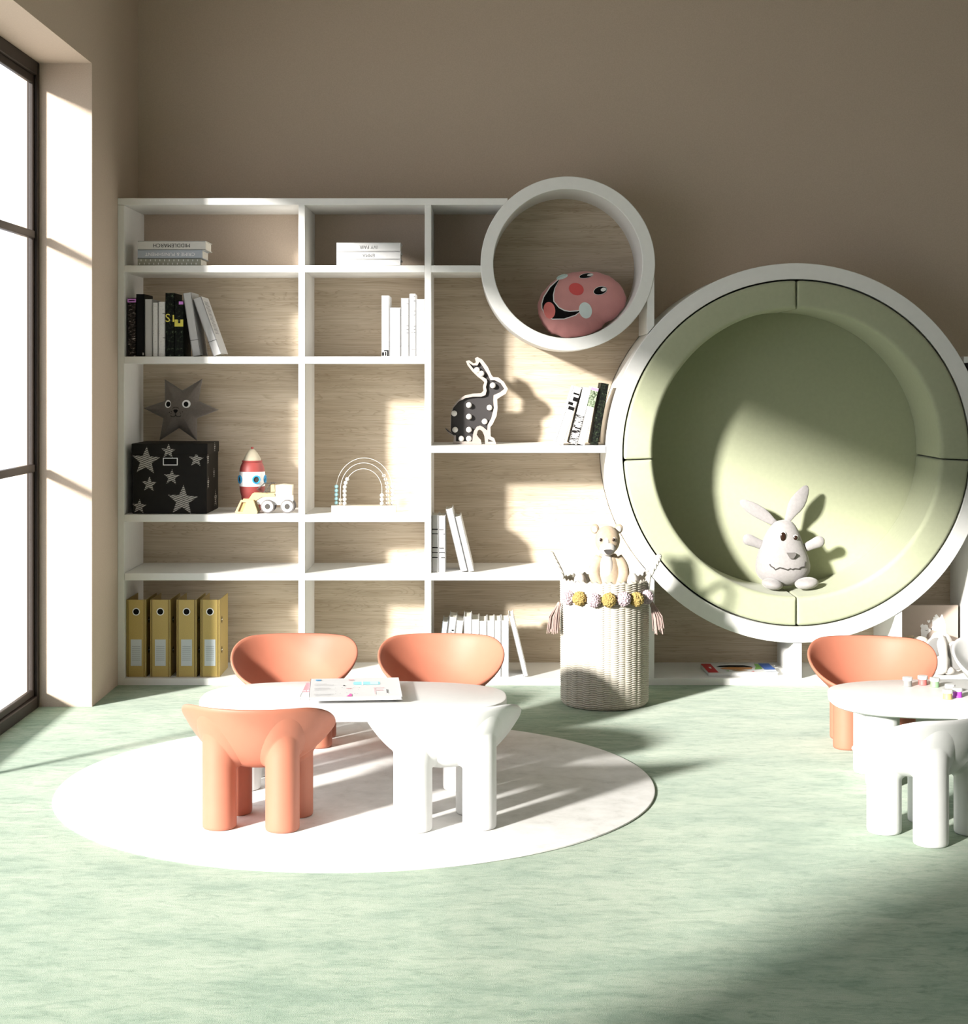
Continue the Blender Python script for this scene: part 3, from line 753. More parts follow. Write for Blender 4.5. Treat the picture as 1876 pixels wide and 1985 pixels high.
# ------------------------------------------------------------------ rocket
YR = 6.69; qr = YR / F; xr = PX(488.8, YR); oR = (xr, YR, zC)
RK = thing('toy_rocket', 'red and white wooden toy rocket with blue portholes on the shelf', 'toy rocket', oR)
def zr(py): return PZ(py, YR)
def turned(name, prof, m, sm=40):
    b = MB(); b.lathe([(r * qr, zr(py)) for r, py in prof], (xr, YR, 0), 48); return build(name, b, m, RK, oR, sm)
turned('tip', [(0, 866), (2.4, 866.3), (2.8, 868), (2.3, 870), (2.3, 871.5), (0, 871.5)], RED)
turned('nose_cone', [(0, 870.3), (3, 870.4), (6.5, 873), (10.5, 878), (14, 884), (16.6, 889), (17.4, 892.6), (0, 892.6)], CREAM)
turned('upper_band', [(0, 892.4), (19, 892.4), (19.6, 893.2), (19.4, 895), (18.6, 896), (20.5, 899), (22.5, 904), (23.9, 910), (24.4, 914), (0, 914)], RED)
wb = turned('body', [(0, 913.8), (24.4, 913.8), (25, 920), (25.1, 928), (25, 935), (24.6, 942), (0, 942)], WINK)
turned('lower_band', [(0, 941.8), (24.5, 941.8), (23.8, 949), (22.3, 957), (20.6, 962), (21.2, 963), (19.6, 968), (18.5, 973), (18, 980), (17, 989), (0, 989.4)], RED)
for ang in (-90 - 61, -90 + 26, -90 + 88):
    a = D2(ang); M = Matrix.Translation((xr, YR, zr(928.5))) @ Matrix.Rotation(a + PI / 2, 4, 'Z')
    b = MB(); rr = 25 * qr
    bb = MB(); bb.lathe([(.0115, -rr - .002), (.0125, -rr - .0035), (.0165, -rr - .0035), (.0175, -rr - .001), (.0175, -rr + .006), (.0115, -rr + .006)], (0, 0, 0), 32, 'y', True)
    b.add([M @ Vector(v) for v in bb.v], bb.f); pr = build('porthole', b, BLUE, RK, oR, 40)
    b = MB(); bb = MB(); bb.lathe([(0, -rr - .0005), (.0118, -rr - .0005), (.0118, -rr + .006)], (0, 0, 0), 24, 'y'); b.add([M @ Vector(v) for v in bb.v], bb.f); build('window', b, DARK, pr, oR)

# ------------------------------------------------------------------ loader
YL = 6.56; ql = YL / F / 4.937; Lx, Lz = lambda c: PX(220 + c / 4.937, YL), lambda c: PZ(690 + c / 4.937, YL)
oL = (Lx(1470), YL, zC); dzl = zC - Lz(1508)
LD = thing('toy_loader', 'pale wooden toy wheel loader in front of the rocket', 'toy vehicle', oL)
def poly(pts, y0, y1, name, m, par=LD, bev=None):
    b = MB(); b.prism([[(Lx(c), Lz(d_) + dzl) for c, d_ in pts]], YL + y0, YL + y1); return build(name, b, m, par, oL)
WID = .052
poly([(1385, 1360), (1550, 1340), (1708, 1340), (1710, 1395), (1690, 1425), (1480, 1432), (1380, 1425), (1365, 1400)], .004, WID - .004, 'chassis', WINK)
poly([(1548, 1240), (1620, 1232), (1708, 1240), (1706, 1362), (1550, 1356)], 0, WID, 'engine_cover', CREAM)
poly([(1500, 1240), (1548, 1236), (1548, 1330), (1500, 1330)], .006, WID - .006, 'seat', CREAMY)
for yy in (.0, WID - .010):
    poly([(1280, 1392), (1330, 1318), (1372, 1318), (1540, 1322), (1545, 1350), (1420, 1352), (1350, 1395), (1310, 1420)], yy, yy + .010, 'lift_arm', CREAMY)
b = MB()
pr_ = [(1170, 1492), (1225, 1378), (1345, 1380), (1385, 1492), (1380, 1508), (1180, 1508)]
b.prism([[(Lx(c), Lz(d_) + dzl) for c, d_ in pr_], [(Lx(c), Lz(d_) + dzl) for c, d_ in ((1195, 1488), (1232, 1398), (1275, 1402), (1242, 1492))]], YL - .022, YL - .012)
b.prism([[(Lx(c), Lz(d_) + dzl) for c, d_ in pr_]], YL + WID - .004, YL + WID + .006)
b.prism([[(Lx(c), Lz(d_) + dzl) for c, d_ in ((1250, 1492), (1290, 1390), (1345, 1380), (1385, 1492), (1380, 1508), (1180, 1508))]], YL - .012, YL + WID - .004)
bu = build('bucket', b, CREAMY, LD, oL)
b = MB(); b.prism([[(Lx(c), Lz(d_) + dzl) for c, d_ in ((1198, 1487), (1233, 1400), (1273, 1404), (1242, 1490))]], YL - .014, YL - .012); build('bucket_inside', b, TANW, bu, oL)
b = MB()
for yy in (.004, WID - .004):
    def lp(c, d_): return (Lx(c), YL + yy, Lz(d_) + dzl)
    b.tube([lp(1372, 1282), lp(1432, 1228), lp(1540, 1222), lp(1545, 1306), lp(1420, 1312), lp(1372, 1282)], .0011, 6)
    b.tube([lp(1438, 1308), lp(1492, 1232)], .001, 6); b.tube([lp(1495, 1228), lp(1495, 1308)], .001, 6)
for c, d_ in ((1372, 1282), (1432, 1228), (1540, 1222)): b.tube([(Lx(c), YL + .004, Lz(d_) + dzl), (Lx(c), YL + WID - .004, Lz(d_) + dzl)], .0011, 6)
for c in (1503, 1525): b.tube([(Lx(c), YL + .012, Lz(1226) + dzl), (Lx(c), YL + .012, Lz(1212) + dzl)], .0018, 8)
build('cab_frame', b, DARK, LD, oL)
for cx in (1477, 1665):
    for yy, sg in ((-.012, -1), (WID + .0, 1)):
        xw = Lx(cx); rw = 66 * ql; zw = zC + rw
        b = MB(); b.lathe([(0, yy), (rw * .9, yy), (rw, yy + .002), (rw, yy + .010), (rw * .9, yy + .012), (0, yy + .012)], (xw, YL, zw), 40, 'y')
        wh = build('wheel', b, MIDG, LD, oL, 40)
        yh = yy - .001 if sg < 0 else yy + .010
        b = MB(); b.lathe([(0, yh), (rw * .80, yh), (rw * .80, yh + .003)], (xw, YL, zw), 32, 'y'); build('hub', b, WINK, wh, oL)
        b = MB(); yh2 = yh - .0008 if sg < 0 else yh + .001; b.lathe([(0, yh2), (rw * .40, yh2), (rw * .40, yh2 + .003)], (xw, YL, zw), 24, 'y'); build('axle_cap', b, DARK, wh, oL)

# ------------------------------------------------------------------ rainbow abacus
YA = 6.63; Ax, Az = lambda c: PX(580 + c / 5.671, YA), lambda c: PZ(690 + c / 5.671, YA); qa = YA / F / 5.671
oA = (Ax(712), YA, zC); AB = thing('bead_abacus', 'small rainbow bead abacus with wire arches on a pale wood base', 'toy', oA)
dza = zC - Az(1725); ztop = Az(1652) + dza
b = MB(); bm_ = []
for i in range(25):
    u = -1 + 2 * i / 24; bm_.append((Ax(712) + u * 354 * qa, YA - .026 - .018 * math.cos(u * PI / 2)))
for i in range(25):
    u = 1 - 2 * i / 24; bm_.append((Ax(712) + u * 354 * qa, YA + .030 - .012 * math.cos(u * PI / 2)))
n = len(bm_); vs = [(x, y, zC) for x, y in bm_] + [(x, y, ztop) for x, y in bm_]
b.add(vs, [tuple(range(n))[::-1], tuple(range(n, 2 * n))] + [(i, (i + 1) % n, n + (i + 1) % n, n + i) for i in range(n)]); build('base', b, BIRCH, AB, oA, 30)
def arch(xc, hw, apex, yy, beads):
    za = Az(apex) + dza; zs = Az(1480) + dza
    def pt(t):                                    # t in px height on the straight legs, else angle
        return None
    path = []
    k = [(xc - hw, ztop - .005), (xc - hw, zs)]
    rz = za - zs
    for i in range(1, 40): a = PI - PI * i / 40; k.append((xc + hw * math.cos(a), zs + rz * math.sin(a)))
    k += [(xc + hw, zs), (xc + hw, ztop - .005)]
    b = MB(); b.tube([(x, yy, z) for x, z in k], .0011, 8); build('wire', b, WIRE, AB, oA, 60)
    def along(dist, left):
        pts = k if left else k[::-1]; dist += .005
        for i in range(len(pts) - 1):
            a, c_ = Vector(pts[i]), Vector(pts[i + 1]); L_ = (c_ - a).length
            if dist <= L_: return a + (c_ - a) * dist / L_
            dist -= L_
        return Vector(pts[-1])
    for left, n_, r, mats in beads:
        for i in range(n_):
            p = along(r * (2 * i + 1), left); b = MB(); b.ell((p.x, yy, p.y), (r, r, r * .97), None, 16, 10)
            build('bead', b, mats[i % len(mats)], AB, oA, 180)
R = 22.5 * qa
arch(Ax(712), 308 * qa, 1135, YA + .010, [(True, 5, R, [LBLUE, LBLUE]), (False, 5, R, [BEADW, mat('ice_bead', (.70, .80, .80, 1), .4)])])
arch(Ax(710), 256 * qa, 1187, YA - .004, [(True, 2, 20 * qa, [SILVER]), (False, 8, R * .98, [SILVER])])
arch(Ax(708), 204 * qa, 1250, YA - .018, [(True, 7, R, [BEADW]), (False, 3, R, [BEADW])])

# ------------------------------------------------------------------ rabbit marquee lamp
YM = 6.66; Mx_, Mz_ = lambda c: PX(820 + c / 4.467, YM), lambda c: PZ(660 + c / 4.467, YM); dzm = zC3 - Mz_(902); qm = YM / F / 4.467
def mp(c, d_): return (Mx_(c), Mz_(d_) + dzm)
oM = (Mx_(430), YM, zC3)
RL = thing('rabbit_lamp', 'flat black rabbit marquee lamp with round white bulbs on the shelf', 'lamp', oM)
OUT = [(258, 902), (270, 838), (228, 814), (204, 790), (188, 762), (208, 770), (240, 800), (236, 760), (236, 680), (245, 610), (270, 560), (310, 515), (360, 482), (430, 466), (500, 463), (522, 442), (517, 402), (530, 370), (515, 352), (470, 318), (420, 268), (385, 222), (371, 185), (400, 178), (440, 206), (457, 196), (448, 160), (470, 149), (512, 172), (560, 235), (590, 302), (605, 322), (650, 325), (700, 365), (733, 425), (715, 467), (660, 500), (640, 515), (645, 590), (635, 660), (602, 730), (582, 755), (585, 835), (615, 850), (634, 902), (537, 902), (530, 830), (512, 790), (490, 775), (474, 785), (464, 820), (480, 845), (500, 865), (506, 902)]
INN = [(285, 878), (284, 826), (262, 822), (243, 795), (241, 770), (243, 645), (262, 588), (310, 533), (370, 503), (430, 493), (505, 492), (540, 478), (550, 440), (543, 410), (555, 365), (550, 342), (505, 312), (460, 276), (425, 240), (394, 198), (430, 222), (470, 222), (488, 190), (520, 235), (560, 300), (583, 350), (620, 350), (670, 375), (703, 425), (665, 455), (610, 480), (607, 520), (612, 590), (590, 680), (558, 735), (555, 785), (520, 755), (495, 742), (465, 752), (440, 790), (432, 820), (425, 878)]
b = MB(); b.prism([[mp(*c) for c in OUT], [mp(*c) for c in INN]], YM - .018, YM + .018); build('frame', b, LRIM, RL, oM)
b = MB(); b.prism([[mp(*c) for c in INN]], YM - .004, YM + .016); b.prism([[mp(*c) for c in ((190, 764), (212, 790), (276, 832), (262, 812), (236, 798), (208, 774))]], YM - .0192, YM - .0178)
b.prism([[mp(*c) for c in ((562, 858), (606, 878), (562, 882))]], YM - .0192, YM - .0178); build('panel', b, LFACE, RL, oM)
for cx, cy in ((467, 262), (505, 293), (603, 395), (397, 565), (575, 587), (270, 637), (397, 665), (533, 707), (278, 778), (397, 778), (330, 855), (397, 855)):
    b = MB(); x, z = mp(cx, cy); r = 25 * qm; b.ell((x, YM - .017, z), (r, r, r)); b.lathe([(0, -.012), (r * .6, -.012), (r * .6, 0), (0, 0)], (x, YM - .002, z), 16, 'y'); build('bulb', b, BULB, RL, oM, 180)

# ------------------------------------------------------------------ pink face pillow
YP = 6.70; q = YP / F / 4.69
def pp(c, d_): return (PX(900 + c / 4.69, YP), PZ(320 + d_ / 4.69, YP))
ol = [(655, 1290), (690, 1170), (800, 1045), (950, 968), (1130, 950), (1300, 985), (1420, 1075), (1476, 1190), (1462, 1290), (1400, 1375), (1300, 1415), (1262, 1440), (1245, 1500), (1180, 1520), (1130, 1545), (1020, 1552), (900, 1566), (850, 1535), (780, 1528), (735, 1470), (700, 1430)]
cl = Vector((RX, RZ)); out = smoothpoly([pp(*c) for c in ol], 2)
lim = RI - .004
def fit(p):
    v = Vector(p) - cl; return tuple(cl + v * min(1, lim / v.length))
out = [fit((x, z - .004)) for x, z in out]
out = [(x + .0012 * math.sin(i * 1.7), z + .0012 * math.cos(i * 2.3)) for i, (x, z) in enumerate(out)]; out = [fit(p) for p in out]
oP = (pp(1065, 1260)[0], YP, min(p[1] for p in out))
PL = thing('face_pillow', 'round pink pillow with a laughing face, lying in the porthole niche', 'pillow', oP)
pf2 = Puff(out, YP, .062, .125, .012, .55)
build('body', pf2.mesh(pp(1065, 1265), 18), PINK, PL, oP, 180)
def fp(off): return lambda x, z: pf2.front(x, z - .002, off)
def patchpart(name, poly_, off, m, par=PL, n=5): b = MB(); b.patch(poly_, fp(off), n); return build(name, b, m, par, oP, 60)
MO = [(866, 1028), (815, 1120), (800, 1180), (803, 1240), (850, 1300), (900, 1327), (950, 1336), (1020, 1330), (1076, 1310), (1000, 1362), (900, 1395), (800, 1396), (740, 1365), (706, 1300), (705, 1260), (722, 1200), (780, 1110)]
MW = [(872, 1016), (822, 1120), (810, 1180), (812, 1238), (856, 1292), (905, 1318), (950, 1327), (1020, 1321), (1086, 1300), (1004, 1370), (900, 1404), (796, 1405), (732, 1372), (697, 1300), (696, 1256), (714, 1195), (774, 1100)]
patchpart('mouth_outline', [pp(*c) for c in MW], .0010, WINK, n=6)
patchpart('mouth', [pp(*c) for c in MO], .0018, INK, n=6)
x, z = pp(768, 1320); patchpart('tongue', ellp(x, z, 52 * q, 76 * q, .15), .0026, TONGUE)
x, z = pp(1010, 1130); patchpart('nose', ellp(x, z, 68 * q, 55 * q, -.35), .0012, ROSE)
for cx, cy, a, c_, r in ((887, 1014, 54, 21, .32), (1092, 1322, 58, 74, .3)): x, z = pp(cx, cy); patchpart('cheek', ellp(x, z, a * q, c_ * q, r), .0022, CHEEK)
for cx, cy, a, c_, r, hx, hy in ((1103, 1005, 62, 21, .2, 1137, 998), (1226, 1143, 60, 34, .28, 1255, 1134)):
    x, z = pp(cx, cy); e = patchpart('eye', ellp(x, z, a * q * 1.06, c_ * q * 1.12, r), .0012, WINK)
    patchpart('pupil', ellp(x, z, a * q, c_ * q, r), .0019, INK, e)
    x, z = pp(hx, hy); patchpart('highlight', ellp(x, z, a * .42 * q, c_ * .5 * q, r), .0026, WINK, e)

# ------------------------------------------------------------------ plush rabbit in the nook
YP = 6.72; q = YP / F / 7.817
def rp(c, d_, y=0): return Vector((PX(1400 + c / 7.817, YP), YP + y, PZ(920 + d_ / 7.817, YP)))
oQ = (rp(915, 0).x, YP, NZ - RC0)
PR = thing('plush_rabbit', 'pale grey plush rabbit with uneven eyes and a zigzag mouth, sitting in the green nook', 'plush toy', oQ)
pro = [(935, 683, 0), (935, 690, 60), (930, 715, 130), (925, 780, 190), (915, 870, 245), (905, 1000, 300), (905, 1120, 345), (912, 1250, 390), (915, 1380, 415), (912, 1480, 405), (905, 1570, 345), (905, 1640, 240), (910, 1680, 130), (915, 1690, 0)]
vs = []; fs = []; n = 40
def prof(d_):
    for i in range(len(pro) - 1):
        if pro[i][1] <= d_ <= pro[i + 1][1]:
            t = (d_ - pro[i][1]) / (pro[i + 1][1] - pro[i][1]); return pro[i][0] * (1 - t) + pro[i + 1][0] * t, pro[i][2] * (1 - t) + pro[i + 1][2] * t
    return 915, 0
LV = [pro[0][1] + (pro[-1][1] - pro[0][1]) * (1 - math.cos(PI * i / 26)) / 2 for i in range(27)]
def ysurf(cx, d_):                                 # front surface of the body at crop coords
    c, r = prof(d_); t = max(0, 1 - ((cx - c) / max(r, 1)) ** 2); return -.78 * r * q * math.sqrt(t)
for d_ in LV:
    c, r = prof(d_)
    for i in range(n):
        a = 2 * PI * i / n; p = rp(c, d_); vs.append((p.x + r * q * math.cos(a), p.y + .78 * r * q * math.sin(a), p.z))
for j in range(len(LV) - 1):
    for i in range(n): w = (i + 1) % n; fs.append((j * n + i, j * n + w, (j + 1) * n + w, (j + 1) * n + i))
b = MB(); b.add(vs, fs); build('body', b, PLUSHW, PR, oQ, 180)
def limb(name, pts, y=0, flat_=.6, par=PR, m=PLUSHW):
    b = MB(); P_ = [rp(c, d_) for c, d_, r in pts]; vs = []; fs = []; n = 20
    for i, (p, (c, d_, r)) in enumerate(zip(P_, pts)):
        d = (P_[min(i + 1, len(P_) - 1)] - P_[max(i - 1, 0)]).normalized(); s_ = Vector((d.z, 0, -d.x))
        for k in range(n): a = 2 * PI * k / n; vs.append(p + s_ * math.cos(a) * r * q + Vector((0, 1, 0)) * (y + math.sin(a) * r * q * flat_))
    for j in range(len(pts) - 1):
        for k in range(n): w = (k + 1) % n; fs.append((j * n + k, j * n + w, (j + 1) * n + w, (j + 1) * n + k))
    fs.append(tuple(range(n))); fs.append(tuple((len(pts) - 1) * n + k for k in range(n)))
    b.add(vs, fs); return build(name, b, m, par, oQ, 180)
limb('ear', [(850, 760, 40), (770, 715, 58), (690, 655, 82), (600, 595, 96), (500, 535, 98), (420, 490, 88), (350, 445, 66), (310, 418, 44), (290, 402, 16)], .03, .35)
limb('ear', [(990, 760, 40), (1015, 690, 52), (1060, 600, 80), (1110, 510, 112), (1160, 430, 122), (1210, 350, 108), (1255, 270, 82), (1290, 205, 52), (1305, 175, 16)], .03, .35)
limb('arm', [(640, 1080, 60), (560, 1052, 72), (480, 1018, 78), (410, 990, 88), (360, 975, 82), (322, 965, 55), (308, 962, 14)], .0, .7)
limb('arm', [(1230, 1120, 55), (1290, 1092, 68), (1370, 1055, 76), (1440, 1025, 88), (1490, 1005, 84), (1530, 990, 55), (1546, 984, 14)], .0, .7)
zf = NZ - RC0
b = MB(); p = rp(705, 1655); b.ell((p.x, YP - .075, p.z + .008), (158 * q, .05, 82 * q), Matrix.Rotation(.18, 3, 'Y')); build('foot', b, PLUSHW, PR, oQ, 180)
b = MB(); p = rp(1222, 1650); b.ell((p.x, YP - .075, p.z + .010), (178 * q, .055, 88 * q), Matrix.Rotation(-.12, 3, 'Y')); build('foot', b, PLUSHW, PR, oQ, 180)
def onb(cx, d_, off=0): p = rp(cx, d_); return Vector((p.x, p.y + ysurf(cx, d_) - off, p.z))
for cx, cy, a, c_ in ((880, 920, 58, 84), (1075, 940, 44, 44)):
    p = onb(cx, cy); b = MB(); b.ell(p, (a * q, .006, c_ * q)); e = build('eye', b, WINK, PR, oQ, 180)
    b = MB(); b.ell(p - Vector((0, .004, 0)), (a * .78 * q, .005, c_ * .82 * q)); build('pupil', b, BROWN, e, oQ, 180)
b = MB(); pn = onb(988, 1195)
b.prism([[(rp(c, d_).x, rp(c, d_).z) for c, d_ in ((920, 1155), (1050, 1155), (1058, 1180), (1018, 1240), (968, 1240))]], pn.y - .012, pn.y + .012); build('nose', b, MIDG, PR, oQ)
b = MB(); zz = [(672, 1330), (690, 1360), (725, 1378), (750, 1408), (812, 1375), (860, 1385), (930, 1408), (970, 1388), (1000, 1402), (1040, 1390), (1105, 1400), (1135, 1375), (1200, 1372), (1210, 1330), (1222, 1298)]
b.tube([onb(c, d_, .001) for c, d_ in zz], .0026, 8); build('mouth', b, DARK, PR, oQ)

# ------------------------------------------------------------------ wicker basket
BXc, BYc, BR = .448, 6.14, .164; BZ = .463; oW = (BXc, BYc, 0)
BK = thing('wicker_basket', 'tall white wicker basket with pompoms, rope handles and tassels on the carpet', 'basket', oW)
rows, cols = 58, 38; NT, NR_ = 38 * 6, 58 * 4 + 1
def brad(z):
    e = .022
    if z < e: return BR - e + math.sqrt(max(0, e * e - (e - z) ** 2))
    return BR * (1 + .012 * (z / BZ))
vs = []; fs = []
for j in range(NR_):
    t = j / (NR_ - 1); z = t * BZ; row = t * rows; ri = int(row)
    env = math.sqrt(max(0, 1 - (2 * (row - ri) - 1) ** 2)) if j % 4 else 0
    for i in range(NT):
        a = 2 * PI * i / NT; ph = cols * a / 2 + ri * PI
        sp_ = math.sin(cols * a / 2); r = brad(z) - .008 + env * (.0050 + .0034 * abs(sp_) ** .6)
        zz_ = z + .0019 * max(-1, min(1, 3 * sp_)) * min(1, z / .03)
        if j == NR_ - 1: zz_ += .004 * (1 + math.cos(cols * a))
        vs.append((BXc + r * math.cos(a), BYc + r * math.sin(a), max(0, zz_)))
for j in range(NR_ - 1):
    for i in range(NT): w = (i + 1) % NT; fs.append((j * NT + i, j * NT + w, (j + 1) * NT + w, (j + 1) * NT + i))
o = len(vs)
for j, z in enumerate((BZ, .3, .012)):
    for i in range(NT): a = 2 * PI * i / NT; r = brad(z) - .011; vs.append((BXc + r * math.cos(a), BYc + r * math.sin(a), z))
for i in range(NT):
    w = (i + 1) % NT; fs.append(((NR_ - 1) * NT + i, (NR_ - 1) * NT + w, o + w, o + i))
    for j in range(2): fs.append((o + j * NT + i, o + j * NT + w, o + (j + 1) * NT + w, o + (j + 1) * NT + i))
fs.append(tuple(o + 2 * NT + i for i in range(NT))); fs.append(tuple(range(NT))[::-1])
b = MB(); b.add(vs, fs); build('woven_body', b, WICKER, BK, oW, 180)
# pompoms all the way round
zp = PZ(1163, 5.97)
def pompom(name, c, r, m):
    rnd = random.Random(hash((round(c[0], 4), round(c[1], 4))) & 0xffff); b = MB(); bm = bmesh.new()
    bmesh.ops.create_icosphere(bm, subdivisions=4, radius=1)
    for v in bm.verts: v.co *= r * (1 + rnd.uniform(-.13, .10))
    bm.transform(Matrix.Translation(c)); b.bm(bm); return build(name, b, m, BK, oW)
for i, dg in enumerate((-54, -35.5, -16.5, 1.2, 19.7, 37.8, 58)):
    a = D2(-90 + dg); pompom('pompom', (BXc + (BR + .010) * math.cos(a), BYc + (BR + .010) * math.sin(a), zp + .002 * math.sin(i * 2.1)), .0258, MUST if i % 2 else LILAC)
for sg, (hx, hz), dy in ((-1, (1068, 1072), .0), (1, (1278, 1077), -.005)):
    xe, ze = PX(hx, BYc), PZ(hz, BYc); xr_ = BXc + sg * (BR - .012); pts = []
    w = .014 if sg < 0 else .05
    for i in range(33):
        t = i / 32; f = math.sin(PI * t); s_ = 1 - abs(2 * t - 1)
        pts.append((xr_ + (xe - xr_) * f ** .8, BYc + dy + (w * 1.1) * math.cos(PI * t) * (1 - .25 * f), BZ - .09 * (1 - min(1, f * 4)) * 0 - .03 * (f < .08) + (ze - BZ) * f ** .75))
    b = MB()
    for strand in range(3):
        tw = []
        for i, p in enumerate(pts):
            a = i * .9 + strand * 2 * PI / 3; tw.append((p[0] + .0048 * math.cos(a), p[1] + .0048 * math.sin(a), p[2] + .001 * math.sin(a)))
        b.tube(tw, .0062, 8)
    build('handle', b, ROPE, BK, oW, 180)
for sg, px_, ang in ((-1, 1084, -.5), (1, 1264, .45)):
    xt, zt_ = BXc + sg * (BR + .008), PZ(1166, BYc); b = MB(); rnd = random.Random(3 + sg)
    for i in range(60):
        a = rnd.uniform(0, 2 * PI); r = .014 * math.sqrt(rnd.random()); L_ = .10 + rnd.uniform(-.012, .012)
        p0 = Vector((xt + .3 * r * math.cos(a), BYc - .05 + .3 * r * math.sin(a), zt_)); p2 = Vector((xt + sg * .022 + 1.6 * r * math.cos(a), BYc - .06 + 1.6 * r * math.sin(a), zt_ - L_))
        pm = (p0 + p2) / 2 + Vector((sg * .006 + r * .5 * math.cos(a), r * .5 * math.sin(a), 0)); b.tube([p0, pm, p2], .0016, 5)
    b.ell((xt, BYc - .05, zt_ - .006), (.008, .008, .012)); build('tassel', b, BLUSH, BK, oW)

# ------------------------------------------------------------------ plush cub in the basket
YC = 6.12; q = YC / F / 7.817
def cp(c, d_, y=0): return Vector((PX(1060 + c / 7.817, YC), YC + y, PZ(1000 + d_ / 7.817, YC)))
oC = (cp(930, 0).x, YC, .02)
CB = thing('plush_cub', 'tan and cream plush cub sitting upright in the wicker basket', 'plush toy', oC)
def E(name, c, d_, y, r, m, M=None, par=CB): b = MB(); b.ell(cp(c, d_, y), r, M, 32, 20); return build(name, b, m, par, oC, 180)
# one body: torso profile down to the basket floor
b = MB(); prf = [(0, cp(0, 560).z), (.030, cp(0, 575).z), (.040, cp(0, 640).z), (.047, cp(0, 760).z), (.052, cp(0, 900).z), (.056, cp(0, 1050).z), (.060, .36), (.07, .2), (.075, .05), (.06, .02), (0, .02)]
b.lathe(prf, (cp(925, 0).x, YC, 0), 36); build('body', b, PLUSHT, CB, oC, 180)
b = MB(); b.ell(cp(900, 800, -.027), (.028, .026, .062)); build('chest', b, PLUSHC, CB, oC, 180)
for sg in (-1, 1):
    b = MB(); x0_ = cp(930, 0).x; P_ = []
    for i in range(14):
        t = i / 13; P_.append((x0_ + sg * (.032 + .022 * math.sin(PI * min(1, t * 1.1))), YC - .012 - .03 * t, cp(0, 620).z - t * .118))
    b.tube(P_, [.010 + .012 * math.sin(PI * (.25 + .6 * i / 13)) for i in range(14)], 16); build('arm', b, PLUSHT, CB, oC, 180)
E('head', 915, 360, -.012, (.046, .044, .053), PLUSHT)
E('muzzle', 905, 480, -.045, (.030, .024, .026), PLUSHC)
E('nose_bridge', 890, 400, -.047, (.013, .014, .026), PLUSHC)
b = MB(); pn = cp(907, 510, -.077)
b.prism([smoothpoly([(cp(c, d_).x, cp(c, d_).z) for c, d_ in ((828, 480), (985, 480), (950, 535), (905, 562), (865, 535))], 1)], pn.y, pn.y + .02); build('nose', b, DARK, CB, oC)
for c in (800, 995):
    e = E('eye', c, 342, -.0475, (.0085, .006, .0095), PLUSHC); E('pupil', c, 342, -.0525, (.0055, .004, .006), BROWN, None, e)
for c, sg in ((725, -1), (1085, 1)):
    e = E('ear', c, 195, .0, (.0165, .008, .0185), PLUSHT, Matrix.Rotation(sg * .3, 3, 'Y')); E('inner_ear', c, 202, -.005, (.011, .006, .013), PLUSHC, Matrix.Rotation(sg * .3, 3, 'Y'), e)
E('foot', 490, 985, -.035, (.0225, .03, .034), PLUSHC); E('foot', 1285, 970, -.035, (.022, .028, .030), PLUSHC)

# ------------------------------------------------------------------ magazines
def magazine(name, label, cat, cx, cy, z, w, d, t, rot, prints, cover=WHITEC, group=None):
    M_ = thing(name, label, cat, (cx, cy, z), group, (0, 0, rot))
    b = MB(); b.box(-w / 2, w / 2, -d / 2, d / 2, 0, .0012); b.box(-w / 2, w / 2, -d / 2, d / 2, t - .0012, t); b.box(-w / 2, -w / 2 + .0012, -d / 2, d / 2, 0, t); build('cover', b, cover, M_)
    b = MB(); b.box(-w / 2 + .001, w / 2 - .003, -d / 2 + .002, d / 2 - .002, .0012, t - .0012); build('pages', b, WHITEC, M_)
    b = MB(); ms = []
    for m, pl in prints:
        if m not in ms: ms.append(m)
        b.m = ms.index(m)
        if isinstance(pl, tuple) and isinstance(pl[0], str):
            s_, u, v, size, ang = pl; ca, sa = math.cos(D2(ang)), math.sin(D2(ang))
            b.text(s_, size, lambda x, y, z_: ((u - .5) * w + x * ca - y * sa, (v - .5) * d + x * sa + y * ca, t + .0009 + z_ * .3))
        else:
            P2 = [((u - .5) * w, (v - .5) * d) for u, v in pl]; tri = tessellate_polygon([[Vector((x, y, 0)) for x, y in P2]])
            k = .0004 + .0002 * len(ms); b.add([(x, y, t + k) for x, y in P2], [tuple(t_) for t_ in tri])
    build('cover_print', b, ms, M_); return M_
def rc(u0, u1, v0, v1): return [(u0, v0), (u1, v0), (u1, v1), (u0, v1)]
magazine('magazine', 'lower white magazine with a pink corner on the oblong table', 'magazine', -.408, 4.951, ZT1, .268, .222, .012, D2(1), [(PINKP, [(.0, .34), (.0, 1), (.10, 1), (.13, .9), (.10, .72), (.13, .55), (.13, .34)]), (WINK, [(.055, .62), (.10, .60), (.115, .72), (.09, .80), (.075, .70)]), (WINK, ('afri', .065, .42, .026, 0))], WHITEC, 'magazines on the oblong table')
rnd = random.Random(5)
dots = [(GREYINK if k % 3 else INK, [(u + .006 * math.cos(a), v + .006 * math.sin(a)) for a in (0, 1.57, 3.14, 4.71)]) for k, (u, v) in enumerate([(rnd.uniform(.28, .55), rnd.uniform(.08, .5)) for _ in range(16)])]
lines = [(mat('faint_ink', (.26, .26, .27, 1)), rc(.05, .05 + rnd.uniform(.1, .22), v, v + .008)) for v in (.66, .60, .45, .40, .34, .12, .08)]
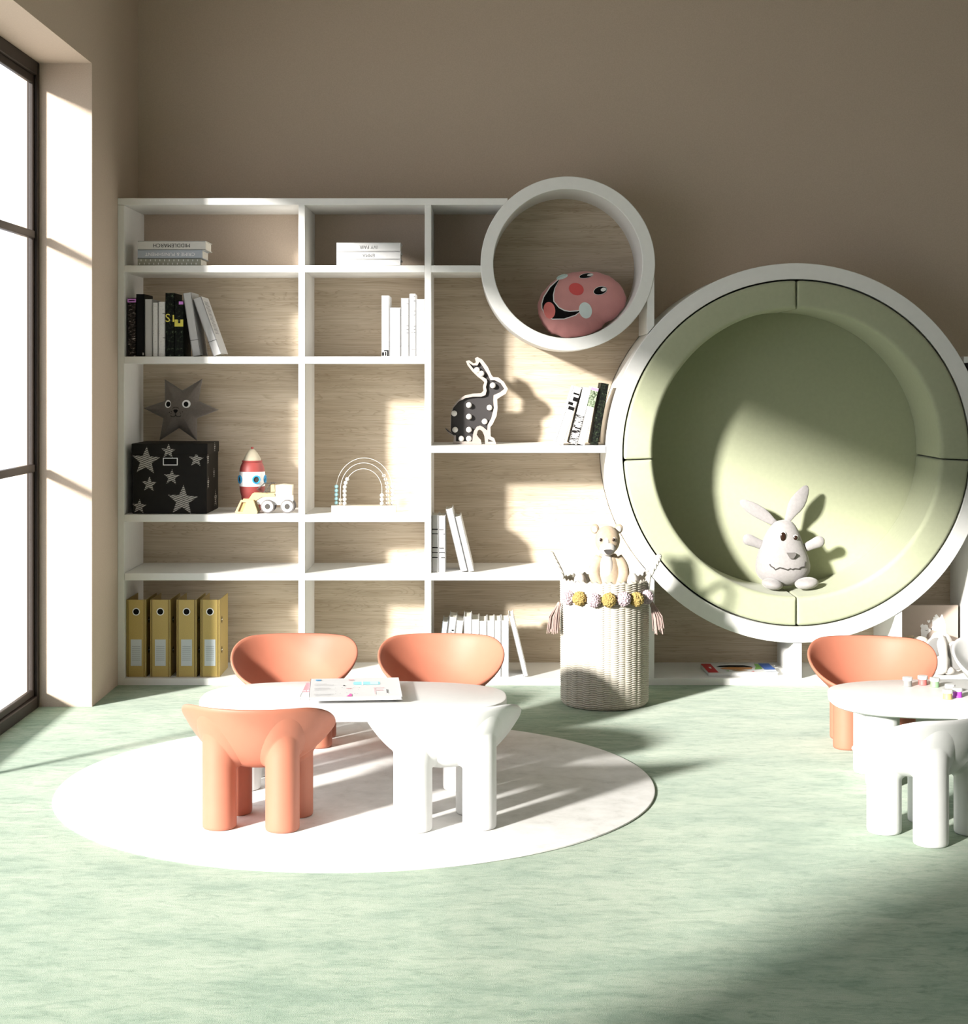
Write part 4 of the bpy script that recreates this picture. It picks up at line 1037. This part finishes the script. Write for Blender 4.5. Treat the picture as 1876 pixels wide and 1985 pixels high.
magazine('magazine', 'upper white magazine with a cyan capsule and pink marks on the oblong table', 'magazine', -.385, 4.935, ZT1 + .0125, .270, .300, .010, D2(5), [
    (CYAN, [(.52 + .02 * math.cos(a) - (.02 if 1.57 < a < 4.71 else -.24), .70 + .085 * math.sin(a)) for a in [2 * PI * i / 24 for i in range(24)]]),
    (WINK, rc(.575, .59, .60, .80)), (mat('light_aqua_print', (.55, .78, .80, 1)), rc(.67, .76, .63, .77)),
    (MAG, [(.40, .02), (.46, .02), (.46, .13), (.44, .16), (.43, .10)]), (PINKP, rc(.40, .46, .415, .435)), (PINKP, rc(.43, .49, .87, .90)), (BLUE, rc(.06, .12, .86, .92)),
    (PINKP, rc(.70, .82, .42, .435)), (PINKP, rc(.71, .715, .10, .42)), (PINKP, rc(.72, .80, .30, .32)), (INK, rc(.84, .85, .15, .34)), (INK, rc(.37, .385, .56, .60))] + dots + lines, WHITEC, 'magazines on the oblong table')
Y0, Y1 = 6.545, 6.745
magazine('picture_book', 'colourful picture book lying flat on the base shelf under the round nook', 'book', 1.026, (Y0 + Y1) / 2, z0, .278, Y1 - Y0, .0145, D2(1.5), [
    (REDP, rc(0, .145, 0, 1)), (WINK, rc(.07, .10, .45, .62)), (INK, [(.18, .62), (.25, .75), (.4, .82), (.6, .80), (.68, .68), (.72, .55), (.6, .6), (.42, .55), (.3, .6)]),
    (ORNG, [(.22, .48), (.35, .58), (.55, .56), (.70, .52), (.66, .36), (.5, .28), (.35, .30), (.25, .38)]), (TANW, [(.35, .22), (.5, .26), (.6, .18), (.45, .12)]),
    (GRNP, [(.70, .30), (.82, .36), (.84, .9), (.78, .95), (.76, .6)]), (GRNP, [(.26, .18), (.32, .22), (.30, .10)]), (REDP, [(.62, .10), (.67, .14), (.66, .05)]),
    (BLUP, rc(.84, 1, .28, .98)), (PALEBLUE, rc(.82, .99, .04, .24)), (WINK, ('INFO', .92, .72, .035, 0)), (WINK, ('BOOK', .92, .48, .033, 0))], WHITEC)

# ------------------------------------------------------------------ paint pots
LIDM = mat('white_lid', (.62, .62, .61, 1), .5)
def pot(label, px_, py_, m, first=[None]):
    Y = (H - TZ) * F / (py_ - CY); x = PX(px_, Y); o = (0, 0, 0)
    B = thing('paint_pot', label, 'paint pot', (x, Y + .013, TZ), 'paint pots on the table')
    b = MB(); b.lathe([(0, 0), (.0130, 0), (.0138, .001), (.0138, .0022), (.0132, .0030), (.0132, .0185), (0, .0185)], n=32); build('jar', b, m, B, o, 40)
    b = MB(); b.lathe([(0, .018), (.0150, .018), (.0154, .0188), (.0154, .0275), (.0148, .0285), (0, .0287)], n=32); build('lid', b, LIDM, B, o, 40)
pot('grey paint pot with a white lid, left end of the pots', 1761, 1331.7, PGREY)
pot('coral red paint pot with a white lid', 1790.5, 1329, PRED)
pot('sage green paint pot with a white lid', 1814, 1333, PGRN)
pot('paint pot mostly hidden behind the ochre pot, only its white lid showing', 1843.5, 1346, CREAM)
pot('ochre paint pot with a white lid, nearest the table edge', 1839, 1356.6, PTAN)
pot('purple paint pot with a white lid', 1858, 1353, PPUR)

# ------------------------------------------------------------------ llama picture board
YL = 6.70; q = YL / F / 7.63
def lp(c, d_): return (PX(1680 + c / 7.63, YL), PZ(1160 + d_ / 7.63, YL))
xa, xe = 1.650, lp(1350, 0)[0]; zt = lp(0, 100)[1]; oK = ((xa + xe) / 2, YL, z0)
LB = thing('picture_board', 'taupe picture board of two white llamas nuzzling, standing in the bookcase', 'picture', oK)
b = MB(); b.box(xa, xe, YL, YL + .018, z0, zt, .001, 1); build('board', b, TAUPEP, LB, oK)
b = MB()
big = [(1010, 600), (1015, 545), (1030, 510), (1040, 470), (1000, 475), (960, 462), (955, 440), (970, 405), (965, 350), (958, 325), (985, 300), (980, 275), (1010, 270), (1000, 250), (1030, 232), (1055, 262), (1070, 285), (1085, 275), (1100, 235), (1122, 240), (1130, 290), (1150, 330), (1160, 390), (1158, 450), (1170, 520), (1165, 600)]
small = [(800, 580), (803, 520), (797, 470), (805, 440), (790, 415), (800, 385), (815, 392), (822, 370), (840, 395), (870, 385), (900, 395), (905, 425), (920, 445), (945, 460), (940, 485), (905, 515), (885, 540), (880, 580)]
heart = [(913, 365), (893, 340), (895, 322), (908, 320), (915, 332), (925, 316), (937, 322), (936, 342)]
for pl in (big, small, heart): b.prism([[lp(*c) for c in pl]], YL - .0008, YL + .001)
b.m = 1
for pts in ([(1020, 385), (1030, 393), (1045, 394), (1058, 385)], [(866, 468), (874, 476), (888, 477), (898, 468)]): b.tube([(lp(*c)[0], YL - .001, lp(*c)[1]) for c in pts], .0007, 6)
b.prism([[lp(*c) for c in ((946, 445), (956, 440), (962, 452), (954, 464), (946, 458))]], YL - .0014, YL)
build('cover_print', b, [WINK, INK], LB, oK)
# white plush elephant-like toy in front of it
YE = 6.60
def ep(c, d_, y=0): return Vector((PX(1680 + c / 7.63, YE), YE + y, PZ(1160 + d_ / 7.63, YE)))
q = YE / F / 7.63
oE = (ep(1120, 0).x, YE, z0)
EP = thing('plush_elephant', 'white plush toy with big grey ears in front of the llama board', 'plush toy', oE)
def E2(name, c, d_, y, r, m, M=None, par=EP): b = MB(); b.ell(ep(c, d_, y), r, M, 28, 18); return build(name, b, m, par, oE, 180)
b = MB(); b.lathe([(0, z0), (.04, z0), (.055, z0 + .02), (.060, z0 + .06), (.052, z0 + .10), (.044, z0 + .13), (.030, z0 + .155), (0, z0 + .165)], (ep(1130, 0).x, YE + .035, 0), 36); build('body', b, PLUSHC, EP, oE, 180)
b = MB(); tp = [(1085, 590, .0, .020), (1080, 680, -.03, .019), (1085, 790, -.042, .017), (1095, 900, -.045, .0155), (1095, 1000, -.045, .0145), (1085, 1060, -.046, .0135)]
b.tube([ep(c, d_, y) for c, d_, y, r in tp], [r for *_, r in tp], 18); build('trunk', b, PLUSHC, EP, oE, 180)
for c, d_, rx, rz, rot in ((985, 715, .034, .044, .45), (1300, 850, .034, .058, -.15)):
    e = E2('ear', c, d_, -.012, (rx * 1.08, .010, rz * 1.06), PLUSHC, Matrix.Rotation(rot, 3, 'Y')); E2('inner_ear', c, d_, -.019, (rx * .93, .006, rz * .93), MIDG if False else mat('soft_grey_plush', (.20, .195, .19, 1), .95), Matrix.Rotation(rot, 3, 'Y'), e)
E2('tail', 640, 592, .02, (.022, .012, .010), PLUSHT, Matrix.Rotation(-.2, 3, 'Y'))
E2('cheek', 800, 640, .01, (.032, .02, .020), mat('beige_plush', (.60, .55, .48, 1), .95)); E2('eye', 815, 645, -.010, (.006, .004, .006), INK)
for c in (1060, 1180): E2('foot', c, 1050, -.02, (.024, .035, .0165), PLUSHC)

# ------------------------------------------------------------------ light, sky, camera
sun = bpy.data.lights.new('sun', 'SUN'); sun.energy = 6.5; sun.angle = D2(5); sun.color = (1, .965, .91)
so = bpy.data.objects.new('sun', sun); COL.objects.link(so)
so.rotation_euler = Vector((.86, 1, -.425)).to_track_quat('-Z', 'Y').to_euler(); so.location = (-6, -4, 5)
w = bpy.data.worlds.new('sky'); S.world = w; w.use_nodes = True
n, l = w.node_tree.nodes, w.node_tree.links; bg = n['Background']
tc = n.new('ShaderNodeTexCoord'); nz = n.new('ShaderNodeTexNoise'); nz.inputs['Scale'].default_value = 3; nz.inputs['Detail'].default_value = 5
l.new(tc.outputs['Generated'], nz.inputs['Vector'])
r = ramp(n, [(.38, (.70, .77, .90, 1)), (.62, (.97, .97, .97, 1))]); l.new(nz.outputs['Fac'], r.inputs['Fac']); l.new(r.outputs['Color'], bg.inputs['Color'])
bg.inputs['Strength'].default_value = 1.1
cam = bpy.data.cameras.new('camera'); co = bpy.data.objects.new('camera', cam); COL.objects.link(co); S.camera = co
co.location = (0, 0, H); co.rotation_euler = (PI / 2, 0, 0)
cam.sensor_fit = 'HORIZONTAL'; cam.sensor_width = 36; cam.lens = F / 1876 * 36
cam.shift_x = 0; cam.shift_y = -(992.5 - CY) / 1876; cam.clip_start = .05; cam.clip_end = 200
S.view_settings.view_transform = 'Standard'; S.view_settings.look = 'None'; S.view_settings.gamma = 1; S.view_settings.exposure = 1.1
S.view_settings.use_curve_mapping = False
S.cycles.max_bounces = 10; S.cycles.diffuse_bounces = 7; S.cycles.transparent_max_bounces = 12
S.cycles.use_denoising = True; S.cycles.caustics_reflective = False; S.cycles.caustics_refractive = False
S.cycles.sample_clamp_indirect = 6
